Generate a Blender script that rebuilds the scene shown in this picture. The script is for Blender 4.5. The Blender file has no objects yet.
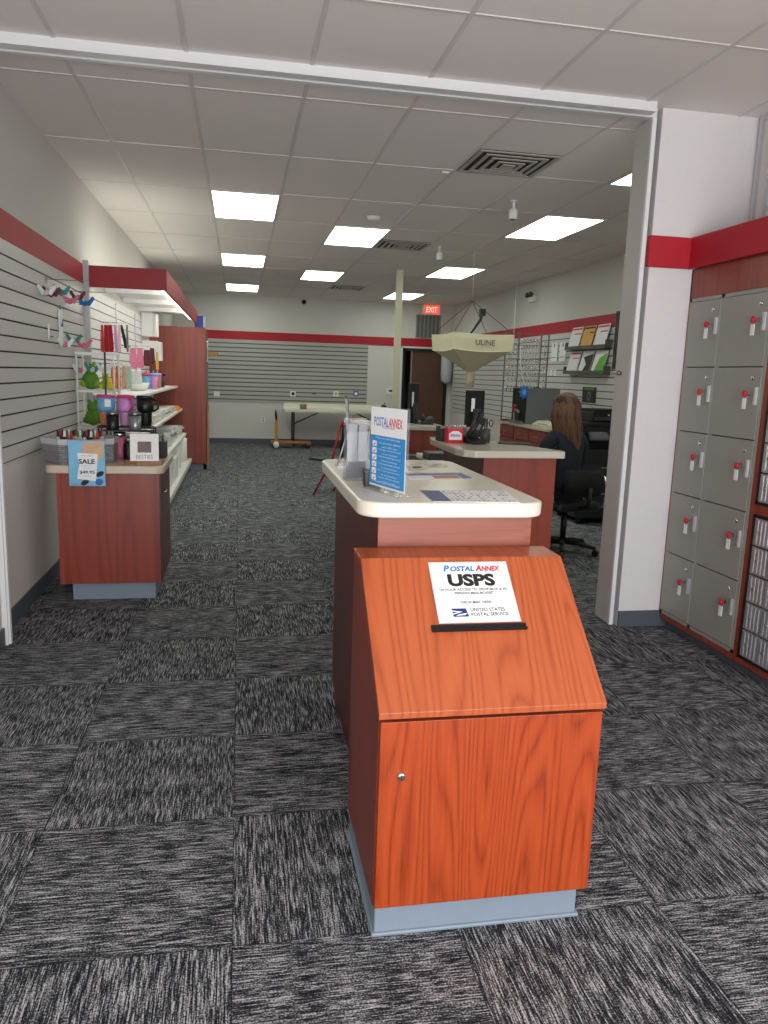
import bpy, bmesh, math, random
from mathutils import Vector, Matrix
random.seed(7)
S = bpy.context.scene
COL = S.collection
PI = math.pi

# ------------------------------------------------------------------ camera
FW = Vector((0.18463617, 0.96711743, -0.17490959)).normalized()
RT = Vector((0.98280693, -0.1817185, 0.03269449)).normalized()
UP = RT.cross(FW).normalized()
RT = FW.cross(UP).normalized()
CAM = Vector((0, 0, 1.5))
FPX = 769.2
cd = bpy.data.cameras.new('camera')
cam = bpy.data.objects.new('camera', cd)
COL.objects.link(cam)
cam.matrix_world = Matrix(((RT.x, UP.x, -FW.x, 0), (RT.y, UP.y, -FW.y, 0), (RT.z, UP.z, -FW.z, 1.5), (0, 0, 0, 1)))
cd.sensor_fit = 'VERTICAL'
cd.sensor_height = 36
cd.lens = FPX / 1024 * 36
cd.clip_start = .02
S.camera = cam

# ------------------------------------------------------------------ light and exposure
LAMP = 7.6          # ceiling panel brightness
DAY = 105
FILL = 150
# shop front daylight behind the camera, plus the added ceiling fill (W)
w = bpy.data.worlds.new('world')
S.world = w
w.use_nodes = True
w.node_tree.nodes['Background'].inputs[0].default_value = (.86, .93, 1, 1)
w.node_tree.nodes['Background'].inputs[1].default_value = .55
def area(name, loc, rot, sx, sy, power, col):
    l = bpy.data.lights.new(name, 'AREA')
    l.shape = 'RECTANGLE'
    l.size, l.size_y = sx, sy
    l.energy = power
    l.color = col
    o = bpy.data.objects.new(name, l)
    COL.objects.link(o)
    o.location = loc
    o.rotation_euler = rot
    return o
area('shopfront_daylight', (.9, -2.2, 1.45), (PI / 2, 0, 0), 3.9, 2.3, DAY, (.93, .97, 1))
area('ceiling_fill', (.7, -2.25, .9), (PI / 2 + .75, 0, 0), 3.9, 1.2, FILL, (1, .97, .96))      # added fill lamp, tilted up to brighten the ceiling
S.view_settings.view_transform = 'Standard'
S.view_settings.look = 'None'
S.view_settings.exposure = 0
S.view_settings.gamma = 1
S.view_settings.use_curve_mapping = False

# ------------------------------------------------------------------ pixel to point on a real plane
def ray(px, py):
    return FW + RT * (px - 384) / FPX - UP * (py - 512) / FPX
def aty(px, py, Y):
    d = ray(px, py)
    return CAM + d * (Y / d.y)
def atx(px, py, X):
    d = ray(px, py)
    return CAM + d * (X / d.x)
def atz(px, py, Z):
    d = ray(px, py)
    return CAM + d * ((Z - 1.5) / d.z)

# ------------------------------------------------------------------ materials
def lin(c):
    return tuple((v / 12.92 if v <= .04045 else ((v + .055) / 1.055) ** 2.4) for v in (x / 255 for x in c))
MATS = {}
def mat(name, rgb, rough=.6, metal=0, noise=0, nscale=30, emit=0, alpha=1, trans=0, coat=0, bump=0, srgb=True):
    if name in MATS:
        return MATS[name]
    m = bpy.data.materials.new(name)
    m.use_nodes = True
    nt = m.node_tree
    b = nt.nodes['Principled BSDF']
    c = lin(rgb) if srgb else rgb
    b.inputs['Base Color'].default_value = (*c, 1)
    b.inputs['Roughness'].default_value = rough
    b.inputs['Metallic'].default_value = metal
    b.inputs['Coat Weight'].default_value = coat
    if trans:
        b.inputs['Transmission Weight'].default_value = trans
        b.inputs['IOR'].default_value = 1.3
    if alpha < 1:
        b.inputs['Alpha'].default_value = alpha
    if emit:
        b.inputs['Emission Color'].default_value = (*c, 1)
        b.inputs['Emission Strength'].default_value = emit
    tc = nt.nodes.new('ShaderNodeTexCoord')
    n = nt.nodes.new('ShaderNodeTexNoise')
    n.inputs['Scale'].default_value = nscale
    n.inputs['Detail'].default_value = 4
    nt.links.new(tc.outputs['Object'], n.inputs['Vector'])
    amt = noise if noise else .03
    mx = nt.nodes.new('ShaderNodeMix')
    mx.data_type = 'RGBA'
    mx.inputs['A'].default_value = (*[v * (1 - amt) for v in c], 1)
    mx.inputs['B'].default_value = (*[min(1, v * (1 + amt)) for v in c], 1)
    nt.links.new(n.outputs['Fac'], mx.inputs['Factor'])
    nt.links.new(mx.outputs['Result'], b.inputs['Base Color'])
    if bump:
        bp = nt.nodes.new('ShaderNodeBump')
        bp.inputs['Strength'].default_value = bump
        bp.inputs['Distance'].default_value = .002
        nt.links.new(n.outputs['Fac'], bp.inputs['Height'])
        nt.links.new(bp.outputs['Normal'], b.inputs['Normal'])
    MATS[name] = m
    return m

def wood(name, dark, mid, light, axis='Z', scale=1.0, rough=.35, contrast=1.0, rings=26, ringmix=.5):
    m = bpy.data.materials.new(name)
    m.use_nodes = True
    nt = m.node_tree
    b = nt.nodes['Principled BSDF']
    b.inputs['Roughness'].default_value = rough
    tc = nt.nodes.new('ShaderNodeTexCoord')
    mp = nt.nodes.new('ShaderNodeMapping')
    s = {'Z': (1, 1, .07), 'X': (.07, 1, 1), 'Y': (1, .07, 1), 'YZ': (1, .12, .12)}[axis]
    mp.inputs['Scale'].default_value = [v * scale for v in s]
    nt.links.new(tc.outputs['Object'], mp.inputs['Vector'])
    n1 = nt.nodes.new('ShaderNodeTexNoise')          # long cathedral figure
    n1.inputs['Scale'].default_value = 5.5
    n1.inputs['Detail'].default_value = 1
    n1.inputs['Distortion'].default_value = .15
    nt.links.new(mp.outputs[0], n1.inputs['Vector'])
    mul = nt.nodes.new('ShaderNodeMath'); mul.operation = 'MULTIPLY'; mul.inputs[1].default_value = rings
    nt.links.new(n1.outputs['Fac'], mul.inputs[0])
    sn = nt.nodes.new('ShaderNodeMath'); sn.operation = 'SINE'
    nt.links.new(mul.outputs[0], sn.inputs[0])
    mr = nt.nodes.new('ShaderNodeMapRange'); mr.inputs['From Min'].default_value = -1; mr.inputs['From Max'].default_value = 1
    nt.links.new(sn.outputs[0], mr.inputs['Value'])
    n2 = nt.nodes.new('ShaderNodeTexNoise')          # fine pores
    n2.inputs['Scale'].default_value = 130
    n2.inputs['Detail'].default_value = 3
    mp2 = nt.nodes.new('ShaderNodeMapping')
    s2 = {'Z': (1, 1, .045), 'X': (.045, 1, 1), 'Y': (1, .045, 1), 'YZ': (1, .06, .06)}[axis]
    mp2.inputs['Scale'].default_value = s2
    nt.links.new(tc.outputs['Object'], mp2.inputs['Vector'])
    nt.links.new(mp2.outputs[0], n2.inputs['Vector'])
    mx = nt.nodes.new('ShaderNodeMix'); mx.data_type = 'FLOAT'; mx.inputs[0].default_value = ringmix
    pw = nt.nodes.new('ShaderNodeMath'); pw.operation = 'POWER'; pw.inputs[1].default_value = .45
    nt.links.new(mr.outputs[0], pw.inputs[0])
    nt.links.new(pw.outputs[0], mx.inputs[2])
    nt.links.new(n2.outputs['Fac'], mx.inputs[3])
    cr = nt.nodes.new('ShaderNodeValToRGB')
    e = cr.color_ramp.elements
    e[0].position = .5 - .32 / contrast; e[0].color = (*lin(dark), 1)
    e[1].position = .5 + .32 / contrast; e[1].color = (*lin(light), 1)
    k = cr.color_ramp.elements.new(.48); k.color = (*lin(mid), 1)
    nt.links.new(mx.outputs[0], cr.inputs[0])
    nt.links.new(cr.outputs[0], b.inputs['Base Color'])
    return m

def carpet_material():
    m = bpy.data.materials.new('carpet_tile')
    m.use_nodes = True
    nt = m.node_tree
    L = nt.links.new
    b = nt.nodes['Principled BSDF']
    b.inputs['Roughness'].default_value = .95
    b.inputs['Specular IOR Level'].default_value = .1
    tc = nt.nodes.new('ShaderNodeTexCoord')
    mp = nt.nodes.new('ShaderNodeMapping')
    mp.vector_type = 'POINT'
    T = .61
    mp.inputs['Location'].default_value = (.019 / T + 40, -1.837 / T + 43, 0)
    mp.inputs['Scale'].default_value = (1 / T, 1 / T, 1 / T)
    L(tc.outputs['Object'], mp.inputs['Vector'])
    def vm(op, a, bb=None):
        n = nt.nodes.new('ShaderNodeVectorMath'); n.operation = op
        L(a, n.inputs[0])
        if bb is not None:
            if isinstance(bb, tuple): n.inputs[1].default_value = bb
            else: L(bb, n.inputs[1])
        return n.outputs[0]
    def mt(op, a, bb=None, c=None):
        n = nt.nodes.new('ShaderNodeMath'); n.operation = op
        for i, v in enumerate((a, bb, c)):
            if v is None: continue
            if isinstance(v, (int, float)): n.inputs[i].default_value = v
            else: L(v, n.inputs[i])
        return n.outputs[0]
    fl = vm('FLOOR', mp.outputs[0])
    fr = vm('FRACTION', mp.outputs[0])
    sx = nt.nodes.new('ShaderNodeSeparateXYZ'); L(fl, sx.inputs[0])
    par = mt('MODULO', mt('ADD', sx.outputs[0], sx.outputs[1]), 2)
    wn = nt.nodes.new('ShaderNodeTexWhiteNoise'); wn.noise_dimensions = '2D'; L(fl, wn.inputs['Vector'])
    sc = nt.nodes.new('ShaderNodeSeparateXYZ'); L(mp.outputs[0], sc.inputs[0])
    def lay(ax, ay, sc1, sc2):
        cb = nt.nodes.new('ShaderNodeCombineXYZ')
        L(mt('MULTIPLY', ax, sc1), cb.inputs[0])
        L(mt('MULTIPLY', ay, sc2), cb.inputs[1])
        L(mt('MULTIPLY', wn.outputs['Value'], 37), cb.inputs[2])
        n = nt.nodes.new('ShaderNodeTexNoise'); n.inputs['Scale'].default_value = 1
        n.inputs['Detail'].default_value = 3; n.inputs['Roughness'].default_value = .7
        L(cb.outputs[0], n.inputs['Vector'])
        return n.outputs['Fac']
    X, Y = sc.outputs[0], sc.outputs[1]
    a1 = lay(X, Y, 150, 8)     # stripes running along y
    a2 = lay(Y, X, 150, 8)     # stripes running along x
    mx = nt.nodes.new('ShaderNodeMix'); mx.data_type = 'FLOAT'
    L(par, mx.inputs[0]); L(a2, mx.inputs[2]); L(a1, mx.inputs[3])
    n3 = nt.nodes.new('ShaderNodeTexNoise'); n3.inputs['Scale'].default_value = 190; n3.inputs['Detail'].default_value = 2
    L(tc.outputs['Object'], n3.inputs['Vector'])
    v = mt('ADD', mx.outputs[0], mt('MULTIPLY', mt('SUBTRACT', n3.outputs['Fac'], .5), .50))
    n4 = nt.nodes.new('ShaderNodeTexNoise'); n4.inputs['Scale'].default_value = 9
    L(tc.outputs['Object'], n4.inputs['Vector'])
    v = mt('ADD', v, mt('MULTIPLY', mt('SUBTRACT', n4.outputs['Fac'], .5), .16))
    # seam
    sf = nt.nodes.new('ShaderNodeSeparateXYZ'); L(fr, sf.inputs[0])
    ex = mt('MINIMUM', mt('MINIMUM', sf.outputs[0], mt('SUBTRACT', 1, sf.outputs[0])), mt('MINIMUM', sf.outputs[1], mt('SUBTRACT', 1, sf.outputs[1])))
    seam = mt('LESS_THAN', ex, .0035)
    v = mt('SUBTRACT', v, mt('MULTIPLY', seam, .06))
    cr = nt.nodes.new('ShaderNodeValToRGB')
    e = cr.color_ramp.elements
    e[0].position = .40; e[0].color = (.012, .013, .017, 1)
    e[1].position = .66; e[1].color = (.52, .53, .56, 1)
    k = cr.color_ramp.elements.new(.48); k.color = (.042, .044, .050, 1)
    k = cr.color_ramp.elements.new(.555); k.color = (.185, .19, .20, 1)
    L(v, cr.inputs[0])
    L(cr.outputs[0], b.inputs['Base Color'])
    bp = nt.nodes.new('ShaderNodeBump'); bp.inputs['Strength'].default_value = .4; bp.inputs['Distance'].default_value = .003
    L(v, bp.inputs['Height']); L(bp.outputs['Normal'], b.inputs['Normal'])
    return m

def ceiling_material():
    m = mat('acoustic_tile', (232, 226, 222), .9, noise=.05, nscale=160, bump=.3)
    return m

M = {}
M['carpet'] = carpet_material()
M['tile'] = ceiling_material()
M['grid'] = mat('grid_white', (214, 208, 204), .5)
M['wall'] = mat('wall_paint', (214, 211, 206), .75, noise=.02, nscale=3)
M['trimwhite'] = mat('trim_white', (228, 228, 230), .35)
M['panelgrey'] = mat('partition_grey', (196, 194, 190), .5)
M['rubber'] = mat('rubber_base', (82, 88, 98), .5)
M['red'] = mat('red_laminate', (176, 18, 40), .6)
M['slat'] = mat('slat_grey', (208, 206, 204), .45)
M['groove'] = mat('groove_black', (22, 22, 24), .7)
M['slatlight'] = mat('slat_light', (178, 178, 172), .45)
M['groovegrey'] = mat('groove_grey', (84, 84, 82), .6)
M['cream'] = mat('cream_laminate', (226, 220, 204), .22, noise=.04, nscale=260)
M['tan'] = mat('tan_laminate', (208, 192, 174), .3, noise=.04, nscale=200)
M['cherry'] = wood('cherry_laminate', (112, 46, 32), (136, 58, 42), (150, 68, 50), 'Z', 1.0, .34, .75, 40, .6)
M['cherryshade'] = wood('cherry_shaded', (72, 30, 27), (84, 35, 31), (96, 42, 37), 'Z', 1.0, .34, .7, 40, .6)  # shaded copy of cherry, the darkness is put into the colour
M['orange'] = wood('cherry_sunlit', (104, 34, 12), (158, 62, 26), (178, 78, 36), 'Z', 1.0, .32, .8, 150, .66)  # same cherry laminate with strong sunlight painted in as orange
M['sunlittop'] = wood('cherry_sunlit_top', (136, 60, 28), (172, 82, 42), (186, 96, 54), 'YZ', 1.0, .34, .75, 130, .55)  # cherry lid, its brighter sunlight is part of the colour
M['pink'] = wood('cherry_sunlit_panel', (116, 56, 38), (136, 68, 46), (150, 80, 56), 'X', 1, .4, .8, 120, .7)  # cherry panel behind the drop box, sunlit tint painted into the grain
M['locker'] = mat('locker_grey', (150, 150, 142), .38, noise=.02)
M['lockdark'] = mat('locker_gap', (52, 52, 50), .6)
M['chrome'] = mat('chrome', (215, 215, 215), .18, 1)
M['steel'] = mat('steel', (150, 150, 152), .35, 1)
M['alu'] = mat('aluminium', (205, 206, 210), .38, .75)
M['black'] = mat('black_plastic', (20, 20, 22), .4)
M['blackmat'] = mat('black_matte', (14, 14, 15), .8)
M['white'] = mat('white_plastic', (236, 236, 234), .4)
M['paper'] = mat('paper_white', (240, 240, 242), .6)
M['ink'] = mat('ink_black', (24, 24, 26), .6)
M['lamp'] = mat('lamp_diffuser', (246, 255, 240), .5, emit=LAMP)
M['acrylic'] = mat('clear_acrylic', (170, 176, 184), .08, alpha=.16)
M['grey'] = mat('grey_plastic', (120, 122, 124), .5)
M['dgrey'] = mat('dark_grey_plastic', (62, 64, 66), .5)
M['doorbrown'] = mat('door_brown', (92, 62, 48), .5, noise=.1, nscale=6)
M['canvas'] = mat('canvas_cream', (214, 206, 176), .8, noise=.03, nscale=60)
M['kraft'] = mat('kraft', (176, 130, 84), .7, noise=.06)
M['postblue'] = mat('post_blue', (38, 120, 190), .5)
M['postred'] = mat('post_red', (214, 30, 60), .5)
M['navy'] = mat('eagle_blue', (30, 48, 110), .5)

# ------------------------------------------------------------------ mesh builder
class B:
    def __init__(s):
        s.bm = bmesh.new()
    def _faces(s, vs, fs, mi=0, smooth=False):
        v = [s.bm.verts.new(p) for p in vs]
        out = []
        for f in fs:
            try:
                q = s.bm.faces.new([v[i] for i in f])
                q.material_index = mi
                q.smooth = smooth
                out.append(q)
            except ValueError:
                pass
        return out
    def box(s, x0, x1, y0, y1, z0, z1, mi=0, mx=None):
        vs = [Vector((x, y, z)) for z in (z0, z1) for y in (y0, y1) for x in (x0, x1)]
        if mx is not None: vs = [mx @ v for v in vs]
        s._faces(vs, [(0, 2, 3, 1), (4, 5, 7, 6), (0, 1, 5, 4), (2, 6, 7, 3), (0, 4, 6, 2), (1, 3, 7, 5)], mi)
        return s
    def prism(s, poly, lo, hi, axis='z', mi=0, mx=None, smooth=False):
        def P(a, b, c):
            return {'z': Vector((a, b, c)), 'y': Vector((a, c, b)), 'x': Vector((c, a, b))}[axis]
        n = len(poly)
        vs = [P(a, b, lo) for a, b in poly] + [P(a, b, hi) for a, b in poly]
        if mx is not None: vs = [mx @ v for v in vs]
        fs = [tuple(range(n))[::-1], tuple(range(n, 2 * n))] + [(i, (i + 1) % n, n + (i + 1) % n, n + i) for i in range(n)]
        s._faces(vs, fs, mi, smooth)
        return s
    def tube(s, pts, r, seg=8, mi=0, cap=True, rs=None, smooth=True):
        pts = [Vector(p) for p in pts]
        rings = []
        prev = None
        for i, p in enumerate(pts):
            if i == 0: t = pts[1] - p
            elif i == len(pts) - 1: t = p - pts[-2]
            else: t = (pts[i + 1] - p).normalized() + (p - pts[i - 1]).normalized()
            t.normalize()
            a = prev if prev is not None else (Vector((0, 0, 1)) if abs(t.z) < .9 else Vector((1, 0, 0)))
            u = t.cross(a)
            if u.length < 1e-5: u = t.cross(Vector((0, 1, 0)))
            u.normalize()
            v = u.cross(t).normalized()
            prev = v
            rr = rs[i] if rs else r
            rings.append([s.bm.verts.new(p + (u * math.cos(2 * PI * k / seg) + v * math.sin(2 * PI * k / seg)) * rr) for k in range(seg)])
        for a, b in zip(rings, rings[1:]):
            for k in range(seg):
                f = s.bm.faces.new((a[k], a[(k + 1) % seg], b[(k + 1) % seg], b[k]))
                f.material_index = mi; f.smooth = smooth
        if cap:
            for q in (rings[0][::-1], rings[-1]):
                f = s.bm.faces.new(q); f.material_index = mi
        return s
    def lathe(s, prof, c=(0, 0, 0), seg=20, mi=0, sx=1, sy=1, mx=None, smooth=True):
        c = Vector(c)
        rings = []
        for r, z in prof:
            ring = []
            for k in range(seg):
                a = 2 * PI * k / seg
                p = Vector((max(r, 1e-4) * math.cos(a) * sx, max(r, 1e-4) * math.sin(a) * sy, z)) + c
                if mx is not None: p = mx @ p
                ring.append(s.bm.verts.new(p))
            rings.append(ring)
        for a, b in zip(rings, rings[1:]):
            for k in range(seg):
                f = s.bm.faces.new((a[k], a[(k + 1) % seg], b[(k + 1) % seg], b[k]))
                f.material_index = mi; f.smooth = smooth
        for q in (rings[0][::-1], rings[-1]):
            f = s.bm.faces.new(q); f.material_index = mi
        return s
    def ball(s, c, r, mi=0, sx=1, sy=1, sz=1, seg=12, mx=None):
        n = seg // 2
        prof = [(r * math.sin(PI * i / n), -r * math.cos(PI * i / n) * sz) for i in range(n + 1)]
        return s.lathe(prof, c, seg, mi, sx, sy, mx)
    def quad(s, a, b, c, d, mi=0):
        s._faces([Vector(a), Vector(b), Vector(c), Vector(d)], [(0, 1, 2, 3)], mi)
        return s
    def obj(s, name, mats, parent=None, bevel=0, off=None, solid=0):
        if not isinstance(mats, (list, tuple)): mats = [mats]
        me = bpy.data.meshes.new(name)
        if off is not None:
            for v in s.bm.verts: v.co -= Vector(off)
        bmesh.ops.recalc_face_normals(s.bm, faces=s.bm.faces)
        s.bm.to_mesh(me); s.bm.free()
        for m in mats: me.materials.append(M[m] if isinstance(m, str) else m)
        o = bpy.data.objects.new(name, me)
        COL.objects.link(o)
        if parent is not None: o.parent = parent
        if solid:
            d = o.modifiers.new('s', 'SOLIDIFY'); d.thickness = solid; d.offset = 0
        if bevel:
            d = o.modifiers.new('b', 'BEVEL'); d.width = bevel; d.segments = 2; d.limit_method = 'ANGLE'; d.angle_limit = .6
        return o

def rounded(x0, x1, y0, y1, r, n=6, corners=(1, 1, 1, 1)):
    out = []
    cs = [((x1, y0), -PI / 2, corners[1], (-1, 1)), ((x1, y1), 0, corners[2], (-1, -1)), ((x0, y1), PI / 2, corners[3], (1, -1)), ((x0, y0), PI, corners[0], (1, 1))]
    for (cx, cy), a0, k, (dx, dy) in cs:
        rr = r * k
        if rr <= 0: out.append((cx, cy)); continue
        for i in range(n + 1):
            a = a0 + PI / 2 * i / n
            out.append((cx + dx * rr + rr * math.cos(a), cy + dy * rr + rr * math.sin(a)))
    return out

def tag(o, label, cat, group=None, kind=None):
    o['label'] = label; o['category'] = cat
    if group: o['group'] = group
    if kind: o['kind'] = kind
    return o
def thing(name, label, cat, loc=(0, 0, 0), rz=0, group=None, rot=None):
    o = bpy.data.objects.new(name, None)
    o.empty_display_size = .05
    COL.objects.link(o)
    o.location = loc
    o.rotation_euler = rot if rot else (0, 0, rz)
    return tag(o, label, cat, group)
def struct(o, label=None):
    o['kind'] = 'structure'
    if label: o['label'] = label
    return o
def kids(o):
    return [c for c in bpy.data.objects if c.parent == o]
def dup(root, loc=None, rz=None, label=None, group=None, parent=None):
    r = root.copy(); COL.objects.link(r)
    if parent: r.parent = parent
    if loc is not None: r.location = loc
    if rz is not None: r.rotation_euler = (root.rotation_euler[0], root.rotation_euler[1], rz)
    if label: r['label'] = label
    if group: r['group'] = group
    for c in kids(root): dup(c, parent=r)
    return r
def text(s, w, h, m, parent, loc=(0, 0, 0), bold=0, name='lettering', shear=0, depth=.0006, mx=None, align='c'):
    """lettering in the local xz plane facing -y, fitted into w x h around loc"""
    cu = bpy.data.curves.new('t', 'FONT')
    cu.body = s
    cu.size = 1
    cu.offset = bold
    cu.shear = shear
    cu.resolution_u = 3
    cu.align_x = 'CENTER'
    o = bpy.data.objects.new('t', cu)
    COL.objects.link(o)
    dg = bpy.context.evaluated_depsgraph_get()
    dg.update()
    me = bpy.data.meshes.new_from_object(o.evaluated_get(dg))
    bpy.data.objects.remove(o)
    bpy.data.curves.remove(cu)
    xs = [v.co.x for v in me.vertices]; ys = [v.co.y for v in me.vertices]
    a, b, c, d = min(xs), max(xs), min(ys), max(ys)
    sx = w / (b - a); sy = h / (d - c)
    for v in me.vertices:
        p = Vector(((v.co.x - (a + b) / 2) * sx, -depth, (v.co.y - (c + d) / 2) * sy)) + Vector(loc)
        v.co = mx @ p if mx is not None else p
    me.materials.clear()
    me.materials.append(M[m] if isinstance(m, str) else m)
    me.name = name
    q = bpy.data.objects.new(name, me)
    COL.objects.link(q)
    if parent is not None: q.parent = parent
    return q

# ================================================================== ROOM
H = 3.02
XL, XR, XF, YB, YO, YF = -1.30, 4.52, 2.93, 16.45, 4.30, -2.4
struct(B().box(XL - .1, XR + .2, YF, YB + .1, -.1, 0).obj('floor', 'carpet'))
struct(B().box(XL - .1, XR + .2, YF, YB + .1, H, H + .1).obj('ceiling', 'tile'))
g = B()
y = 4.68 - 1.22 * 5
while y < YB:
    g.box(XL, XR if y > YO else XF, y - .011, y + .011, H - .004, H); y += 1.22
x = -.863
while x < XR:
    g.box(x - .011, x + .011, YF if x < XF else YO, YB, H - .0045, H); x += .61
struct(g.obj('trim_1', 'grid'), 'white ceiling grid')
struct(B().box(XL - .1, XL, YF, YB, 0, H).obj('wall_left', 'wall'))
struct(B().box(XR, XR + .1, 4.45, YB, 0, H).obj('wall_right', 'wall'))
# back wall with door opening x 3.42..4.45
b = B()
b.box(XL - .1, 3.45, YB, YB + .1, 0, H); b.box(4.42, XR + .1, YB, YB + .1, 0, H); b.box(3.45, 4.42, YB, YB + .1, 2.06, H)
struct(b.obj('wall_back', 'wall'))
# dark room behind the door
b = B(); b.box(3.0, 4.9, YB + 1.6, YB + 1.7, 0, 2.6); b.box(3.0, 3.05, YB + .1, YB + 1.6, 0, 2.6); b.box(4.85, 4.9, YB + .1, YB + 1.6, 0, 2.6); b.box(3, 4.9, YB + .1, YB + 1.7, 2.6, 2.65); b.box(3, 4.9, YB + .1, YB + 1.7, -.05, 0)
struct(b.obj('wall_beyond', mat('dark_room', (60, 50, 44), .8)))
# front room right wall, and return column beside the opening
struct(B().box(XF, XF + .1, YF, 4.27, 0, H).obj('wall_front_right', 'wall'))
struct(B().box(2.325, XR, 4.27, 4.45, 0, H).obj('wall_column', mat('column_paint', (220, 217, 218), .7)))
struct(B().box(XL, XL + .085, 4.272, 4.30, 0, H).box(XL, XL + .075, 4.255, 4.265, 0, H).obj('trim_2', 'trimwhite'), 'white jamb')
struct(B().box(XL, XL + .05, YF, 4.25, 0, H).obj('wall_left_front', 'wall'))
struct(B().box(XL + .05, XL + .062, YF, 4.25, 0, .1).obj('baseboard_left_front', 'rubber'))
# shop front wall with the window the daylight comes through
b = B(); b.box(XL - .1, -1.25, YF - .1, YF, 0, H); b.box(2.66, XF + .1, YF - .1, YF, 0, H); b.box(-1.25, 2.66, YF - .1, YF, 0, .3); b.box(-1.25, 2.66, YF - .1, YF, 2.6, H)
struct(b.obj('wall_front', 'wall'))
b = B()
for x in (-1.2, .05, 1.35, 2.6): b.box(x - .03, x + .03, YF - .08, YF - .02, .3, 2.6)
struct(b.obj('window_1', 'alu'))
# overhead track of the partition
b = B()
b.box(XL, 2.245, 4.19, 4.255, H - .05, H); b.box(XL, 2.30, 4.285, 4.32, H - .05, H)
b.box(XL, 2.245, 4.255, 4.285, H - .03, H, 1)
struct(b.obj('trim_3', ['trimwhite', 'dgrey']), 'white track across the ceiling')
# skirting
struct(B().box(XL, XL + .012, 4.30, 7.0, 0, .1).box(XL, XL + .012, 12.9, YB, 0, .1).obj('baseboard_left', 'rubber'))
struct(B().box(XL, 3.38, YB - .012, YB, 0, .1).obj('baseboard_back', 'rubber'))
struct(B().box(2.325, 2.66, 4.257, 4.27, 0, .1).obj('baseboard_column', 'rubber'))
struct(B().box(XR - .012, XR, 4.45, YB, 0, .1).obj('baseboard_right', 'rubber'))

# red bands
struct(B().box(XL, XL + .02, 4.30, 6.99, 2.17, 2.33).obj('trim_4', 'red'), 'red band on left wall')
struct(B().box(XL, 4.07, YB - .02, YB, 2.125, 2.295).obj('trim_5', 'red'), 'red band on back wall')
struct(B().box(XR - .02, XR, 4.6, YB - .3, 2.17, 2.335).obj('trim_6', 'red'), 'red band on right wall')
struct(B().box(2.30, 2.585, 4.235, 4.27, 2.165, 2.335).box(2.555, 2.585, YF + .4, 4.235, 2.165, 2.335).obj('trim_7', 'red', bevel=.002), 'red band over lockers and column')

# slat walls: boards separated by dark grooves, on a real backing
def slatwall(name, label, axis, at, a0, a1, z0, z1, board, groove, pitch=.0875, out=1, gw=.010):
    t = thing(name, label, 'slatwall', ((a0 + a1) / 2, at, z0) if axis == 'y' else (at, (a0 + a1) / 2, z0))
    off = t.location.copy()
    d0, d1 = sorted((at, at + out * .009)); e0, e1 = sorted((at + out * .009, at + out * .019))
    bk = B(); bd = B()
    def bx(q, lo, hi, za, zb):
        if axis == 'y': q.box(a0, a1, lo, hi, za, zb)
        else: q.box(lo, hi, a0, a1, za, zb)
    bx(bk, d0, d1, z0, z1)
    z = z1
    while z > z0 + .02:
        lo = max(z0, z - pitch + gw)
        bx(bd, e0, e1, lo, z)
        z -= pitch
    bk.obj('backing_board', groove, t, off=off)
    bd.obj('slat_face', board, t, off=off)
    return t
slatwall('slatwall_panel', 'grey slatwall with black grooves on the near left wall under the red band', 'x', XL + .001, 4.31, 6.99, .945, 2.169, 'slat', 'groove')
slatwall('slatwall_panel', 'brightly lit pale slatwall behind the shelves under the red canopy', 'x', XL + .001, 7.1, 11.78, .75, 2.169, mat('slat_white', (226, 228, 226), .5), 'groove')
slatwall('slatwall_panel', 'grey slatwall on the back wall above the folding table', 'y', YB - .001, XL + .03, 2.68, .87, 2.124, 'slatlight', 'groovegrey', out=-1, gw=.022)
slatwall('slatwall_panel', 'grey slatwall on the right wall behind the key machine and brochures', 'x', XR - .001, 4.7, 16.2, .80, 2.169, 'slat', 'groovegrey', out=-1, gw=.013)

# upper right wall mullions
b = B(); b.box(XF - .02, XF, 4.215, 4.235, 2.34, H); b.box(XF - .02, XF, 4.12, 4.135, 2.34, H); b.box(XF - .012, XF, 4.0, 4.235, H - .03, H)
struct(b.obj('trim_8', 'alu'), 'metal mullions above the lockers')

# folding partition leaf by the column
t = thing('door_1', 'tall narrow grey partition leaf with white edge beside the column', 'partition', (2.295, 4.42, 0))
t['kind'] = 'structure'
B().box(-.024, -.004, -.13, .05, .012, H - .052).obj('leaf', 'panelgrey', t)
B().box(-.026, -.001, -.15, -.13, .012, H - .052).obj('edge_strip', 'trimwhite', t)
k = B().tube([(-.025, -.02, 1.56), (-.045, -.02, 1.56)], .012).tube([(-.04, -.02, 1.56), (-.04, .03, 1.56)], .006)
k.obj('latch', 'steel', t)

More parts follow.
